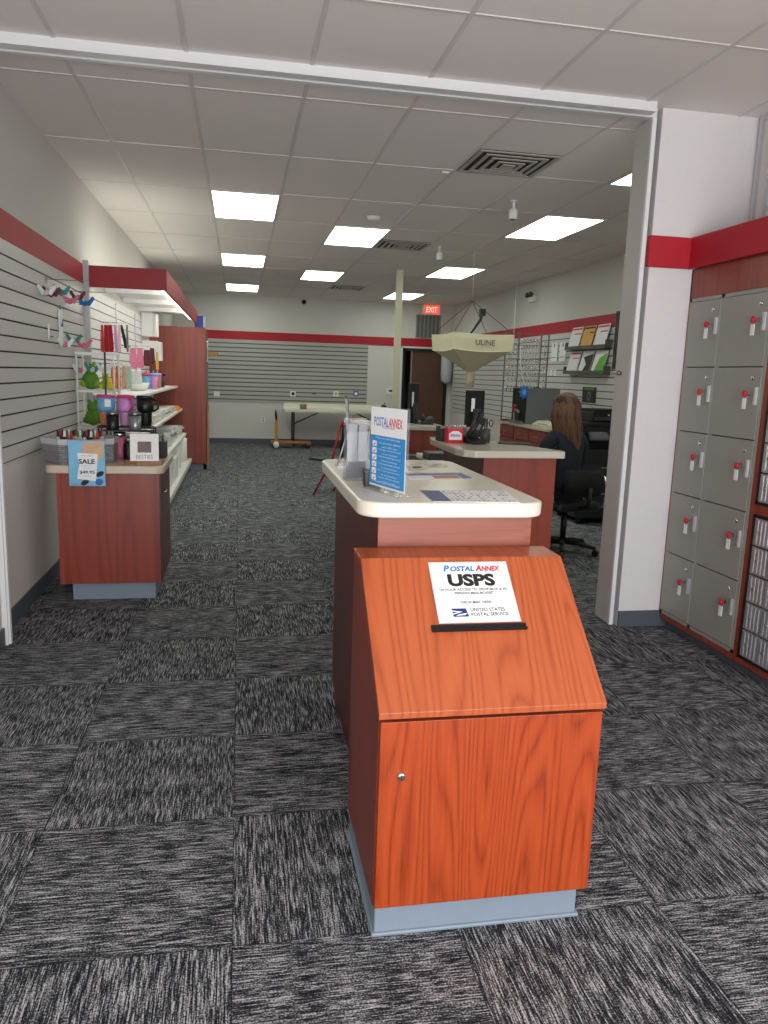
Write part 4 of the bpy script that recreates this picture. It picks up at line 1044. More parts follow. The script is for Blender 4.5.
# dolly with wooden mop handle
t = thing('wooden_dolly', 'flat wooden furniture dolly on casters under the left end of the folding table', 'dolly', (1.02, 15.62, 0))
b = B()
for k in range(4): b.box(-.40, .40, -.22 + k * .12, -.14 + k * .12, .10, .125)
b.box(-.38, -.31, -.22, .22, .078, .10).box(.31, .38, -.22, .22, .078, .10); b.obj('deck', mat('dolly_wood', (176, 106, 62), .6, noise=.1), t)
for sx in (-.34, .34):
    for sy in (-.18, .18):
        w_ = B().lathe([(.034, -.012), (.034, .012)], seg=14, mx=Matrix.Translation((sx, sy, .035)) @ Matrix.Rotation(PI / 2, 4, 'X')).obj('caster_wheel', 'black', t)
        B().box(sx - .016, sx - .012, sy - .02, sy + .02, .03, .078).box(sx - .016, sx + .016, sy - .02, sy + .02, .072, .078).obj('fork', 'steel', w_)
p = aty(276, 440, 15.4)
t = thing('shovel_tool', 'upright orange wooden paddle with black grip beside the dolly', 'tool', (p.x, 15.35, 0))
B().box(-.022, .03, -.012, .012, .16, .56).obj('orange_shaft', mat('shaft_orange', (214, 134, 52), .5), t, bevel=.004)
B().tube([(.003, 0, .56), (-.006, 0, .66), (-.012, 0, .76)], .022, rs=[.018, .026, .012]).obj('grip', 'black', t)
B().ball((.0, 0, .075), .06, sx=1, sy=.8, sz=1.2).obj('white_head', 'white', t)

# red folding chair
t = thing('folding_chair', 'red-framed black folding chair standing beyond the island counter', 'chair', (aty(339, 440, 9.5).x, 9.5, 0), .85)
for sx in (-.22, .22): B().tube([(sx, .22, 0), (sx, -.05, .45), (sx * .95, -.16, .88)], .014).obj('rear_leg', 'red', t); B().tube([(sx, -.25, 0), (sx, .02, .44)], .012).obj('front_leg', 'alu', t)
B().tube([(-.21, -.16, .86), (-.19, -.175, .93), (0, -.19, .97), (.19, -.175, .93), (.21, -.16, .86)], .016).obj('top_rail', 'red', t)
B().prism([(-.20, .50), (.20, .50), (.20, .90), (-.20, .90)], -.006, .006, 'y', mx=Matrix.Translation((0, -.10, 0)) @ Matrix.Rotation(.10, 4, 'X')).obj('back_fabric', 'black', t)
B().box(-.22, .22, -.05, .30, .435, .46).obj('seat', 'black', t, bevel=.006)

# white dispenser on wall near the door
t = thing('tube_dispenser', 'tall pale rounded bag dispenser at the corner beside the back door', 'dispenser', (4.38, 16.32, 1.36))
B().lathe([(.03, 0), (.11, .06), (.12, .2), (.12, .68), (.09, .74)], seg=16).obj('body', mat('disp_pale', (188, 196, 196), .4), t); B().box(.09, .118, -.04, .04, .1, .6).obj('bracket', 'grey', t)

# ================================================================== RIGHT WALL
XS = XR - .021
t = thing('emergency_light', 'twin-head white emergency light high on the right wall', 'emergency light', (XR - .001, 11.78, 2.70))
B().box(-.06, 0, -.12, .12, 0, .10).obj('housing', 'white', t, bevel=.006)
for sy in (-.07, .07): B().lathe([(.03, 0), (.045, .05), (.04, .06)], seg=14, mx=Matrix.Translation((-.05, sy, .10)) @ Matrix.Rotation(-PI / 2.3, 4, 'Y')).obj('lamp_head', 'dgrey', t)
# wall television
t = thing('wall_screen', 'dark wall screen at the right end of the red band, cut by the partition', 'screen', (XS, 8.22, 1.66))
B().box(-.09, -.03, -.56, .56, 0, .68).obj('housing', 'black', t, bevel=.004); B().box(-.094, -.0905, -.54, .54, .02, .66).obj('screen_glass', mat('screen_dark', (44, 42, 44), .15), t); B().box(-.03, -.001, -.1, .1, .2, .45).obj('mount', 'dgrey', t)
# brochure rack
t = thing('brochure_rack', 'two-tier wire rack of six leaning booklets on the right slatwall', 'brochure rack', (XS, 9.58, 1.60))
for z in (0, .32):
    B().box(-.10, 0, -.60, .60, z, z + .006).box(-.105, -.10, -.60, .60, z, z + .045).box(-.10, 0, -.60, -.595, z, z + .10).box(-.10, 0, .595, .60, z, z + .10).obj('tray', mat('tray_wire', (92, 92, 92), .4), t)
bc = [('white booklet with red heading, upper tier farthest', 'paper', 'postred', 0, 2), ('yellow booklet in the middle of the upper tier', mat('bk_yellow', (222, 160, 40), .5), 'ink', 0, 1), ('white booklet nearest in the upper tier', 'paper', 'postred', 0, 0),
      ('white booklet with red edge, lower tier farthest', 'paper', 'postred', 1, 2), ('black and white booklet in the middle of the lower tier', 'paper', 'ink', 1, 1), ('green and white booklet nearest in the lower tier', 'paper', mat('bk_green', (90, 170, 50), .5), 1, 0)]
for lab, c, c2, lo, k in bc:
    z = 1.607 + (0 if lo else .32)
    t = thing('booklet', lab, 'booklet', (XS - .085, 9.20 + k * .385, z), rot=(0, .24, 0), group='booklets in the wall rack')
    B().box(-.004, .004, -.165, .165, 0, .30).obj('pages', c, t)
    if c2 == 'postred' or 'yellow' in lab: B().box(-.0055, -.0045, -.15, .15, .262, .285).box(-.0055, -.0045, -.15, -.03 if c2 == 'ink' else .05, .20, .215).obj('heading', c2, t)
    elif c2 == 'ink': B().prism([(-.165, .0), (.06, .0), (-.02, .12), (.10, .22), (-.165, .26)], -.0055, -.0045, 'x').obj('black_picture', c2, t)
    else: B().prism([(-.165, .0), (.10, .0), (.02, .2), (-.165, .27)], -.0055, -.0045, 'x').obj('green_picture', c2, t)
# small black poster
t = thing('black_poster', 'small black poster with green heading on the right slatwall above the printer', 'poster', (XS, 9.52, 1.235))
B().box(-.006, -.001, -.20, .20, 0, .20).obj('board', 'black', t); B().box(-.0075, -.0062, -.15, .15, .165, .185).obj('green_heading', mat('bk_green', 0), t)
B().lathe([(.06, 0), (.06, .001), (.035, .001), (.035, 0)], seg=18, mx=Matrix.Translation((-.0065, 0, .085)) @ Matrix.Rotation(-PI / 2, 4, 'Y')).obj('picture', 'grey', t)
# hanging papers and card strips
for i, (py0, lab) in enumerate([(0, 'white leaflet pack hanging left on the right slatwall'), (1, 'white leaflet pack hanging right on the right slatwall')]):
    t = thing('leaflet_pack', lab, 'leaflet', (XS - .01, 10.75 - i * .30, 1.78), group='hanging leaflets')
    B().box(-.004, .004, -.11, .11, 0, .26).obj('sheets', 'paper', t); B().box(-.0055, -.0045, -.02, .02, .20, .25).box(-.0055, -.0045, -.09, .09, .05, .06).obj('print', 'grey', t)
for i in range(4):
    t = thing('white_card', 'small white card on the right slatwall, %s in its row' % ['first', 'second', 'third', 'last'][i], 'card', (XS - .003, 11.12 - i * .14, 1.57), group='row of small white cards')
    B().box(-.002, .002, -.045, .045, 0, .11).obj('card', 'paper', t); B().box(-.003, -.0021, -.02, .02, .09, .1).obj('slot', 'grey', t)
# cherry back counter with drawers
t = thing('back_counter', 'low cherry drawer counter with pale top along the right wall', 'counter', (4.0, 9.35, 0)); o = t.location.copy()
B().box(3.52, 4.48, 8.45, 10.1, .09, .915).obj('cabinet_body', 'cherry', t, off=o)
B().box(3.56, 4.48, 8.47, 10.08, 0, .09).obj('kick_base', 'rubber', t, off=o)
for k in range(3):
    y0 = 8.47 + k * .54
    d = B().box(3.50, 3.52, y0 + .01, y0 + .53, .76, .90).obj('drawer', 'cherry', t, off=o, bevel=.002)
    B().tube([(3.50, y0 + .22, .83), (3.475, y0 + .22, .83), (3.475, y0 + .32, .83), (3.50, y0 + .32, .83)], .006).obj('handle', 'steel', d, off=o)
    d = B().box(3.50, 3.52, y0 + .01, y0 + .53, .11, .745).obj('door', 'cherry', t, off=o, bevel=.002)
    B().tube([(3.50, y0 + .06, .66), (3.475, y0 + .06, .66), (3.475, y0 + .06, .56), (3.50, y0 + .06, .56)], .006).obj('handle', 'steel', d, off=o)
B().box(3.48, 4.49, 8.42, 10.13, .915, .95).obj('countertop', 'tan', t, bevel=.006, off=o)
# key cutting machine
ZB = .9505
t = thing('key_machine', 'grey boxy key cutting machine with black front on the back counter', 'machine', (3.76, 9.55, ZB))
B().box(-.20, .24, -.25, .25, .0, .45).obj('housing', mat('mach_grey', (112, 116, 120), .4), t, bevel=.008)
B().box(-.215, -.20, -.235, .235, .02, .44).obj('black_front', 'blackmat', t)
B().box(-.30, -.215, -.20, .10, .0, .03).box(-.27, -.215, -.05, .03, .03, .16).tube([(-.26, -.12, .15), (-.23, .10, .17)], .025).obj('cutting_head', 'steel', t)
B().lathe([(.0, 0), (.045, 0), (.045, .01), (.0, .012)], seg=10, mx=Matrix.Translation((.0, -.04, .45))).obj('top_knob', 'black', t)
B().tube([(-.30, -.12, .14), (-.34, -.16, .18)], .008).ball((-.34, -.16, .185), .022, seg=8).ball((-.30, -.10, .22), .022, seg=8).tube([(-.27, -.1, .15), (-.30, -.1, .22)], .008).obj('red_lever', 'red', t)
# key blank rack
t = thing('key_rack', 'tall grey metal rack hung with silver key blanks behind the key machine', 'key rack', (3.80, 9.97, ZB), -.12)
for x in (-.32, -.14, .16, .26): B().box(x - .008, x + .008, -.008, .008, 0, 1.17).obj('upright', mat('rack_grey', (110, 112, 112), .4), t)
for z in (.42, .62, .82, 1.0, 1.15): B().box(-.32, .26, -.005, .005, z, z + .008).obj('crossbar', mat('rack_grey', 0), t)
B().box(-.32, .26, -.06, .06, 0, .02).obj('base', 'dgrey', t)
kproto = None; nk = 0
for ci, x in enumerate([-.28, -.225, -.175, -.09, -.045, 0, .045, .09, .13, .21]):
    for r in range(8):
        z = 1.08 - r * .088
        wl = 'silver key blank hooked in rack column %s from the left, row %s from the top' % (['one', 'two', 'three', 'four', 'five', 'six', 'seven', 'eight', 'nine', 'ten'][ci], ['one', 'two', 'three', 'four', 'five', 'six', 'seven', 'eight'][r])
        loc = t.matrix_basis @ Vector((x, -.03, z))
        loc = Matrix.Translation((3.80, 9.97, ZB)) @ Matrix.Rotation(-.12, 4, 'Z') @ Vector((x, -.03, z))
        if kproto is None:
            kproto = thing('key_blank', wl, 'key', loc, -.12, group='key blanks on the rack')
            B().lathe([(.021, 0), (.021, .003), (.006, .003), (.006, 0)], seg=10, mx=Matrix.Translation((0, 0, -.01)) @ Matrix.Rotation(PI / 2, 4, 'X')).obj('key_bow', 'chrome', kproto)
            B().box(-.006, .006, -.003, 0, -.07, -.028).obj('key_blade', 'chrome', kproto)
        else: dup(kproto, loc, label=wl)
# rosette ribbon
t = thing('blue_rosette', 'bright blue star-shaped rosette on the key machine front', 'rosette', (3.50, 9.26, ZB + .40), .1)
st = [((.075 if k % 2 else .045) * math.cos(PI * k / 9), (.095 if k % 2 else .06) * math.sin(PI * k / 9)) for k in range(18)]
B().prism(st, -.006, .006, 'y').obj('star', mat('rosette_blue', (40, 120, 200), .5), t); B().prism([(x * .45, z * .45) for x, z in st], -.009, -.0061, 'y').obj('centre', mat('rosette_light', (120, 180, 230), .5), t)
B().tube([(.0, .0, .06), (-.05, .05, .35), (-.04, .1, .55)], .004).obj('cord', 'white', t)
# shipping scales
def scale_(name, label, p, rz, w=.30, d=.32, stand=False):
    t = thing(name, label, 'scale', p, rz)
    B().prism([(-d / 2, 0), (d / 2, 0), (d / 2, .075), (-d * .2, .075), (-d / 2, .035)], -w / 2, w / 2, 'x').obj('body', mat('scale_beige', (198, 196, 180), .4), t, bevel=.006)
    B().box(-w * .42, w * .42, -d * .12, d * .48, .085, .092).obj('platter', 'steel', t); B().box(-w * .1, w * .1, 0, d * .3, .075, .085).obj('post', 'dgrey', t)
    B().box(-.07, .07, -d / 2 + .005, -d / 2 + .03, .035, .042).obj('display', 'dgrey', t)
scale_('parcel_scale', 'beige parcel scale nearest the seated person on the back counter', (3.68, 8.78, ZB), -1.1)
t = thing('label_printer', 'pale boxy label printer behind the beige scale on the back counter', 'printer', (4.02, 8.98, ZB))
B().box(-.15, .15, -.12, .12, 0, .17).obj('body', mat('scale_beige', 0), t, bevel=.01); B().box(-.10, .10, -.123, -.121, .06, .11).obj('slot', 'dgrey', t)
B().tube([(.02, 0, .17), (.04, 0, .34)], .007).box(.01, .11, -.02, .02, .33, .345).obj('arm', 'steel', t)
# large copier and desktop printer
t = thing('office_copier', 'large black floor-standing office copier behind the partition', 'copier', (3.86, 7.85, 0))
B().box(-.33, .33, -.30, .30, .06, .80).obj('body', mat('copier_black', (26, 28, 32), .4), t, bevel=.01)
for k in range(4):
    d = B().box(-.31, .31, -.315, -.30, .09 + k * .14, .22 + k * .14).obj('paper_drawer', mat('copier_dark', (34, 36, 42), .4), t, bevel=.004)
    B().box(-.10, .10, -.32, -.3155, .185 + k * .14, .20 + k * .14).obj('pull', 'steel', d)
    d2 = B().box(-.345, -.33, -.28, .28, .10 + k * .14, .215 + k * .14).obj('side_panel', mat('copier_dark', 0), t)
B().box(-.33, .33, -.25, .30, .80, .97).obj('output_bay', 'blackmat', t); B().box(-.33, .33, -.30, .30, .97, 1.03).obj('scanner_bed', 'black', t, bevel=.006); B().box(-.31, .31, -.26, .28, 1.03, 1.08).obj('scanner_lid', 'black', t, bevel=.01)
sc = B().box(-.11, .11, -.01, .01, 0, .15, mx=Matrix.Translation((-.16, -.36, .90)) @ Matrix.Rotation(-.7, 4, 'X')).obj('control_panel', 'dgrey', t)
B().box(-.09, .09, -.012, -.0105, .02, .13, mx=Matrix.Translation((-.16, -.36, .90)) @ Matrix.Rotation(-.7, 4, 'X')).obj('touch_screen', mat('touch_grey', (96, 98, 104), .25), sc)
for sx in (-.28, .28):
    for sy in (-.25, .25): B().lathe([(.03, 0), (.03, .06)], (sx, sy, 0), 12).obj('caster', 'black', t)
t = thing('desktop_printer', 'black desktop printer on top of the copier', 'printer', (3.93, 7.92, 1.0805))
B().box(-.22, .22, -.2, .2, 0, .11).obj('body', 'black', t, bevel=.01); B().box(-.20, .20, -.22, -.2, .02, .05).obj('paper_tray', 'dgrey', t); B().box(-.2, .2, -.18, .18, .11, .135).obj('lid', 'blackmat', t, bevel=.006); B().box(-.05, -.03, -.206, -.2, .07, .085).obj('button', 'white', t)

# hanging foam peanut bag
Yb = 9.3
bg = Vector((2.80, Yb, 0))
t = thing('foam_dispenser_bag', 'large cream canvas ULINE hopper bag hanging from the ceiling', 'hopper bag', (bg.x, bg.y, 2.02)); t.scale = (.845, .845, .845)
hx = .455; zt_, zm, zb_ = .0, -.22, -.50
def bagring(z, f, sag=0, n=8):
    out = []
    base = [(-1, -1), (1, -1), (1, 1), (-1, 1)]
    for i in range(4):
        a, c = base[i], base[(i + 1) % 4]
        for k in range(n):
            u = k / n; s_ = math.sin(PI * u)
            x = (a[0] * (1 - u) + c[0] * u) * hx * f; y = (a[1] * (1 - u) + c[1] * u) * hx * f
            out.append(Vector((x * (1 - .05 * s_ * sag), y * (1 - .05 * s_ * sag), z - .025 * s_ * sag)))
    return out
b = B(); rings = [bagring(zt_, 1, .6), bagring(-.06, 1.0, .5), bagring(zm, .97, 1), bagring(-.34, .60, 1.2), bagring(-.45, .28, .5), bagring(zb_ - .02, .11, 0)]
rm = Matrix.Rotation(.09, 3, 'Z')
rings = [[rm @ v for v in r] for r in rings]; n_ = len(rings[0])
b._faces([v for r in rings for v in r], [(i * n_ + k, i * n_ + (k + 1) % n_, (i + 1) * n_ + (k + 1) % n_, (i + 1) * n_ + k) for i in range(5) for k in range(n_)])
bag = b.obj('canvas_bag', 'canvas', t, solid=.004)
b = B()
for r in (rings[0], rings[2]): b.tube([v * 1.003 for v in r] + [r[0] * 1.003], .007, seg=6)
b.obj('hem', mat('hem_cream', (226, 218, 190), .8), bag)
text('ULINE', .29, .075, 'dgrey', bag, (.02, -hx * .99 - .010, -.12), .0, mx=Matrix.Rotation(.09, 4, 'Z'))
tb = B().tube([(0, 0, -.51), (.01, 0, -.62), (0, 0, -.74)], .07, rs=[.06, .066, .07]).obj('chute', mat('chute_net', (196, 176, 150), .8, noise=.3, nscale=90), t)
top = Vector((-.02, 0, .48))
b = B()
for i in range(4): b.tube([top, rings[0][i * 8]], .005, seg=5)
b.obj('suspension_cord', 'dgrey', t)
B().tube([top, (top.x, 0, (H - 2.02 - .004) / .845)], .004, seg=5).obj('ceiling_cord', 'white', t)
B().tube([(.12, -.05, .36), (.10, -.05, .22), (-.06, -.1, 0.0)], .02, rs=[.035, .022, .012]).box(.08, .16, -.09, -.01, .27, .37).obj('pulley', 'black', t)
t = thing('hanging_cord', 'thin white cord hanging from the ceiling right of the hopper bag', 'cord', (4.05, 11.3, 1.6)); B().tube([(0, 0, 0), (0, 0, H - 1.605)], .004, seg=5).obj('cord', 'white', t); B().ball((0, 0, -.01), .012, seg=8).obj('end_knob', 'white', t)

# ================================================================== SERVICE STATION A
ZA = 1.07
t = thing('service_counter', 'cherry service counter with pale speckled top in front of the seated person', 'counter', (1.7, 4.8, 0)); o = t.location.copy()
poly = [(1.40, 4.45), (1.99, 4.48), (2.0, 4.55), (1.80, 5.10), (1.62, 5.45), (1.36, 5.45), (1.33, 5.30), (1.315, 4.60), (1.34, 4.50)]
B().prism(poly, ZA - .045, ZA).obj('countertop', mat('speckle_tan', (206, 198, 184), .18, noise=.06, nscale=220), t, off=o, bevel=.008)
B().prism([(1.49, 4.58), (1.97, 4.60), (1.95, 4.66), (1.78, 5.06), (1.60, 5.42), (1.46, 5.42)], .06, ZA - .0455).obj('cabinet_body', 'cherryshade', t, off=o)
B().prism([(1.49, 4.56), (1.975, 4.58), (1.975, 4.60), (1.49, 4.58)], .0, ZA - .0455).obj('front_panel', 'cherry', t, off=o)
B().prism([(1.51, 4.62), (1.93, 4.64), (1.75, 5.02), (1.50, 5.38)], 0, .06).obj('kick_base', 'rubber', t, off=o)
ZA += .0005
def on(px, py, z=ZA): return atz(px, py, z)
p = on(455, 443)
t = thing('red_cup_box', 'red and white candy box on the service counter', 'box', (p.x, p.y + .04, ZA), .1)
B().box(-.055, .055, -.03, .03, 0, .095).obj('body', 'postred', t, bevel=.002); B().prism([(-.045, .02), (.045, .02), (.045, .06), (.02, .078), (-.02, .078), (-.045, .06)], -.032, -.0305, 'y').obj('label', 'paper', t); text('FERRARA', .07, .02, 'ink', t, (0, -.0325, .05), .01)
B().box(-.05, .05, -.0322, -.0306, .004, .014).obj('red_stripe', 'postred', t)
p = on(443, 441)
t = thing('card_holder', 'dark wire card holder at the left end of the service counter', 'holder', (p.x + .01, p.y + .02, ZA), .2)
b = B()
for k in range(6): b.box(-.04 + k * .015, -.036 + k * .015, -.04, .04, 0, .085)
b.box(-.042, .042, -.042, -.038, 0, .08).box(-.042, .042, .038, .042, 0, .1).box(-.042, .042, -.042, .042, 0, .004); b.obj('wire_frame', 'dgrey', t)
B().box(-.03, .03, -.02, .0, .005, .10).obj('cards', mat('cards_mix', (150, 146, 110), .6, noise=.5, nscale=60), t)
p = on(469, 443)
t = thing('clear_dispenser', 'small clear plastic dispenser beside the red box', 'dispenser', (p.x, p.y + .03, ZA)); B().box(-.018, .018, -.02, .02, 0, .07).obj('case', mat('case_pale', (190, 192, 190), .2), t, bevel=.003); B().box(-.012, .012, -.0215, -.0205, .01, .05).obj('slot', 'dgrey', t)
p = on(476, 444)
t = thing('desk_phone', 'black desk phone with its handset standing up on the service counter', 'phone', (p.x, p.y + .03, ZA), .25)
B().prism([(-.06, 0), (.07, 0), (.07, .05), (-.06, .012)], -.05, .05, 'x').obj('base', 'black', t, bevel=.004)
B().box(-.045, .045, -.008, .008, 0, .15, mx=Matrix.Translation((0, .04, .04)) @ Matrix.Rotation(.2, 4, 'X') @ Matrix.Rotation(.35, 4, 'Y')).obj('display_panel', mat('phone_dark', (38, 40, 44), .4), t, bevel=.004)
B().tube([(-.05, .01, .05), (.0, .0, .12), (.045, .01, .20)], .02, rs=[.024, .016, .024]).obj('handset', 'black', t)
B().box(-.02, .02, -.011, -.0085, .06, .10, mx=Matrix.Translation((0, .04, .04)) @ Matrix.Rotation(.2, 4, 'X') @ Matrix.Rotation(.35, 4, 'Y')).obj('screen', 'grey', t)
for i in range(4):
    t = thing('glass_jar', 'small amber glass jar behind the red box, %s in the row' % ['first', 'second', 'third', 'last'][i], 'jar', (1.44 + i * .04, 5.22 + i * .01, ZA), group='jars behind the red box')
    B().lathe([(.015, 0), (.018, .005), (.018, .07), (.012, .08)], seg=10).obj('glass', mat('amber', (150, 116, 86), .2), t); B().lathe([(.014, .08), (.014, .1), (.001, .101)], seg=10).obj('lid', 'chrome', t)
p = on(486, 443)
t = thing('pen_cup', 'black mesh pen cup holding scissors and a yellow highlighter', 'pen cup', (p.x, p.y + .03, ZA))
B().lathe([(.033, 0), (.036, .095), (.033, .095), (.030, .006), (.001, .006)], seg=16).obj('cup', 'dgrey', t)
b_ = t
for lab, dx_, dy_, hh, c in [('yellow highlighter standing in the pen cup', -.012, 0, .13, mat('hilite', (220, 226, 40), .4)), ('black pen standing in the pen cup', .010, .012, .14, 'black'), ('blue pen standing at the back of the pen cup', 0, .02, .15, 'navy')]:
    q = thing('pen', lab, 'pen', (p.x + dx_, p.y + .03 + dy_, ZA + .007)); B().tube([(0, 0, 0), (dx_ * .5, 0, hh)], .006).obj('barrel', c, q); B().tube([(dx_ * .5, 0, hh), (dx_ * .55, 0, hh + .02)], .0045).obj('cap', 'grey', q)
q = thing('scissors', 'dark-handled scissors standing in the pen cup', 'scissors', (p.x + .02, p.y + .03, ZA + .007)); 
B().prism([(-.004, 0), (.004, 0), (.005, .10), (-.005, .10)], -.001, .001, 'y').obj('blades', 'steel', q)
for sx in (-.018, .018): B().tube([(sx + .013 * math.cos(a * PI / 5), 0, .125 + .022 * math.sin(a * PI / 5)) for a in range(11)], .004, seg=6, cap=False).obj('grip', 'dgrey', q)
p = on(495, 443)
t = thing('black_tray', 'flat black letter tray behind the pen cup', 'tray', (1.66, 5.2, ZA), -.4); B().box(-.07, .07, -.07, .07, 0, .008).box(-.07, .07, .066, .07, 0, .045).box(-.07, -.066, -.07, .07, 0, .045).box(.066, .07, -.07, .07, 0, .045).obj('tray', 'black', t); B().box(-.05, .05, -.05, .05, .009, .02).obj('papers', 'paper', t)
p = on(513, 444)
t = thing('dark_keyboard', 'slim black keypad lying at the back edge of the service counter', 'keyboard', (p.x, p.y - .02, ZA), -.35); B().box(-.11, .11, -.03, .03, 0, .010).obj('body', 'black', t, bevel=.003)
b = B()
for i in range(10):
    for j in range(3): b.box(-.10 + i * .0205, -.084 + i * .0205, -.024 + j * .018, -.010 + j * .018, .0105, .013)
b.obj('keys', 'dgrey', t)

# low desk with monitor A and small scale
t = thing('low_desk', 'low grey-topped desk between the two service counters', 'desk', (1.75, 6.5, 0)); o = t.location.copy()
B().box(1.22, 2.12, 5.55, 7.25, .725, .76).obj('desktop', mat('desk_grey', (118, 116, 114), .35), t, off=o, bevel=.004)
B().box(1.26, 1.29, 5.6, 7.2, 0, .725).obj('end_panel', 'cherryshade', t, off=o); B().box(2.05, 2.08, 5.6, 7.2, 0, .725).obj('end_panel', 'cherryshade', t, off=o); B().box(1.29, 2.05, 5.6, 5.63, .0, .725).obj('front_panel', 'blackmat', t, off=o)
t = thing('desk_mat', 'dark mat on the left part of the low desk', 'mat', (1.42, 6.35, .7605)); B().prism(rounded(-.17, .19, -.7, .7, .02), 0, .004).obj('mat', 'blackmat', t); B().box(-.16, .18, -.69, -.685, .004, .005).obj('edge', 'dgrey', t)
p = atz(438, 459, .7605)
t = thing('postal_scale', 'small grey postal scale on the low desk', 'scale', (p.x, p.y, .7605)); B().box(-.12, .12, -.11, .11, .0, .05).obj('body', 'dgrey', t, bevel=.006); B().box(-.115, .115, -.105, .105, .055, .065).obj('platter', 'steel', t, bevel=.003); B().box(-.1, -.04, -.03, .03, .05, .055).obj('post', 'dgrey', t)
t = thing('tape_roll', 'white tape roll beside the small postal scale', 'tape', (p.x - .17, p.y + .02, .7605)); B().lathe([(.03, 0), (.03, .05), (.015, .05), (.015, 0)], seg=16).obj('roll', 'white', t); B().lathe([(.0145, .001), (.0145, .049), (.011, .049), (.011, .001)], seg=16).obj('core', 'kraft', t)
def monitor(label, px0, py0, px1, py1, Y, zb, rz, sticker=True):
    a = aty(px0, py0, Y); c = aty(px1, py1, Y); w_ = (c.x - a.x) / max(.3, math.cos(rz)); h_ = a.z - c.z
    t = thing('computer_monitor', label, 'monitor', ((a.x + c.x) / 2, Y, zb), rz)
    z0 = c.z - zb
    B().box(-w_ / 2, w_ / 2, -.012, .012, z0, z0 + h_).obj('housing', 'black', t, bevel=.005)
    B().box(-w_ / 2 + .01, w_ / 2 - .01, .0125, .014, z0 + .015, z0 + h_ - .01).obj('screen', mat('screen_dark', 0), t)
    B().box(-.03, .03, -.045, -.0125, 0, z0 + h_ * .5).obj('stand', 'dgrey', t); B().box(-.10, .10, -.10, .08, 0, .012).obj('foot', 'black', t, bevel=.003)
    if sticker: B().box(-w_ * .25, -w_ * .06, -.0135, -.0125, z0 + h_ * .42, z0 + h_ * .78).obj('white_label', 'paper', t)
monitor('black monitor seen from behind with white sticker, near the pen cup', 465, 390, 484, 427, 6.1, .7605, .45)
# station B
t = thing('rear_service_counter', 'cherry service counter with pale top farther back behind the low desk', 'counter', (1.6, 7.6, 0)); o = t.location.copy()
B().box(1.15, 1.93, 7.36, 7.95, .06, .985).obj('cabinet_body', 'cherryshade', t, off=o); B().box(1.15, 1.93, 7.34, 7.36, .0, .985).obj('front_panel', 'cherry', t, off=o)
B().prism(rounded(1.08, 1.98, 7.28, 8.02, .05), .985, 1.03).obj('countertop', mat('speckle_tan', 0), t, off=o, bevel=.008); B().box(1.2, 1.9, 7.4, 7.9, 0, .06).obj('kick_base', 'rubber', t, off=o)
monitor('black monitor on the rear service counter in front of the brown door', 407, 383, 419, 423, 7.75, 1.0305, .95)
p = aty(395, 423, 7.6)
t = thing('card_terminal', 'black card terminal with coiled cable on the rear counter left of the monitor', 'card terminal', (p.x, 7.6, 1.0305), .3); B().prism([(-.07, 0), (.07, 0), (.07, .07), (-.07, .03)], -.05, .05, 'x').obj('body', 'black', t, bevel=.004); B().box(-.035, .035, .02, .022, .075, .11).obj('screen', 'grey', t); B().tube([(.05 + .012 * math.cos(k), .012 * math.sin(k), .02 + .004 * k) for k in range(24)], .004, seg=5).obj('cable', 'black', t)
p = aty(424, 425, 7.6)
t = thing('desk_phone', 'black desk phone on the rear service counter right of the monitor', 'phone', (p.x + .02, 7.55, 1.0305), -.2)
B().prism([(-.07, 0), (.08, 0), (.08, .06), (-.07, .015)], -.06, .06, 'x').obj('base', 'black', t, bevel=.004); B().tube([(-.05, -.06, .05), (-.05, 0, .075), (-.05, .07, .08)], .017, rs=[.022, .013, .022]).obj('handset', 'black', t); B().box(-.0, .05, .02, .06, .06, .075).obj('keypad', 'grey', t)
t = thing('black_folder', 'flat black folder at the right end of the rear service counter', 'folder', (1.88, 7.90, 1.0305), .0); B().box(-.08, .08, -.09, .09, 0, .012).obj('cover', 'black', t); B().box(-.075, .075, -.085, .085, .0125, .016).obj('papers', 'dgrey', t)

# ================================================================== OFFICE CHAIR AND SEATED PERSON
PX, PY, PR = 2.80, 6.32, .22
t = thing('office_chair', 'black office chair with chrome arm loops under the seated person', 'office chair', (PX + .03, PY - .02, 0), PR)
for k in range(5):
    a = 2 * PI * k / 5 + .3; c, s_ = math.cos(a), math.sin(a)
    l = B().tube([(0, 0, .10), (c * .16, s_ * .16, .095), (c * .30, s_ * .30, .07)], .02, rs=[.028, .022, .016]).obj('base_arm', 'black', t)
    B().lathe([(.027, -.02), (.03, -.012), (.03, .012), (.027, .02)], seg=12, mx=Matrix.Translation((c * .30, s_ * .30, .031)) @ Matrix.Rotation(a, 4, 'Z') @ Matrix.Rotation(PI / 2, 4, 'X')).obj('caster', 'black', l)
B().tube([(0, 0, .08), (0, 0, .40)], .026).obj('gas_lift', 'black', t)
B().prism(rounded(-.24, .24, -.22, .24, .07), .40, .47).obj('seat', 'black', t, bevel=.02)
bk_ = B()
for i in range(9):
    for j in range(9): pass
vs = []; nx, nz = 9, 8
for j in range(nz + 1):
    for i in range(nx + 1):
        u = i / nx * 2 - 1; v = j / nz
        vs.append(Vector((u * (.18 + .02 * math.sin(PI * v)), -.265 + .05 * u * u - .03 * math.sin(PI * v), .54 + v * .22)))
bk_._faces(vs, [(j * (nx + 1) + i, j * (nx + 1) + i + 1, (j + 1) * (nx + 1) + i + 1, (j + 1) * (nx + 1) + i) for j in range(nz) for i in range(nx)], 0, True)
bk_.obj('backrest', 'blackmat', t, solid=.03)
B().tube([(0, -.18, .42), (0, -.32, .46), (0, -.33, .62)], .02).obj('back_support', 'black', t)
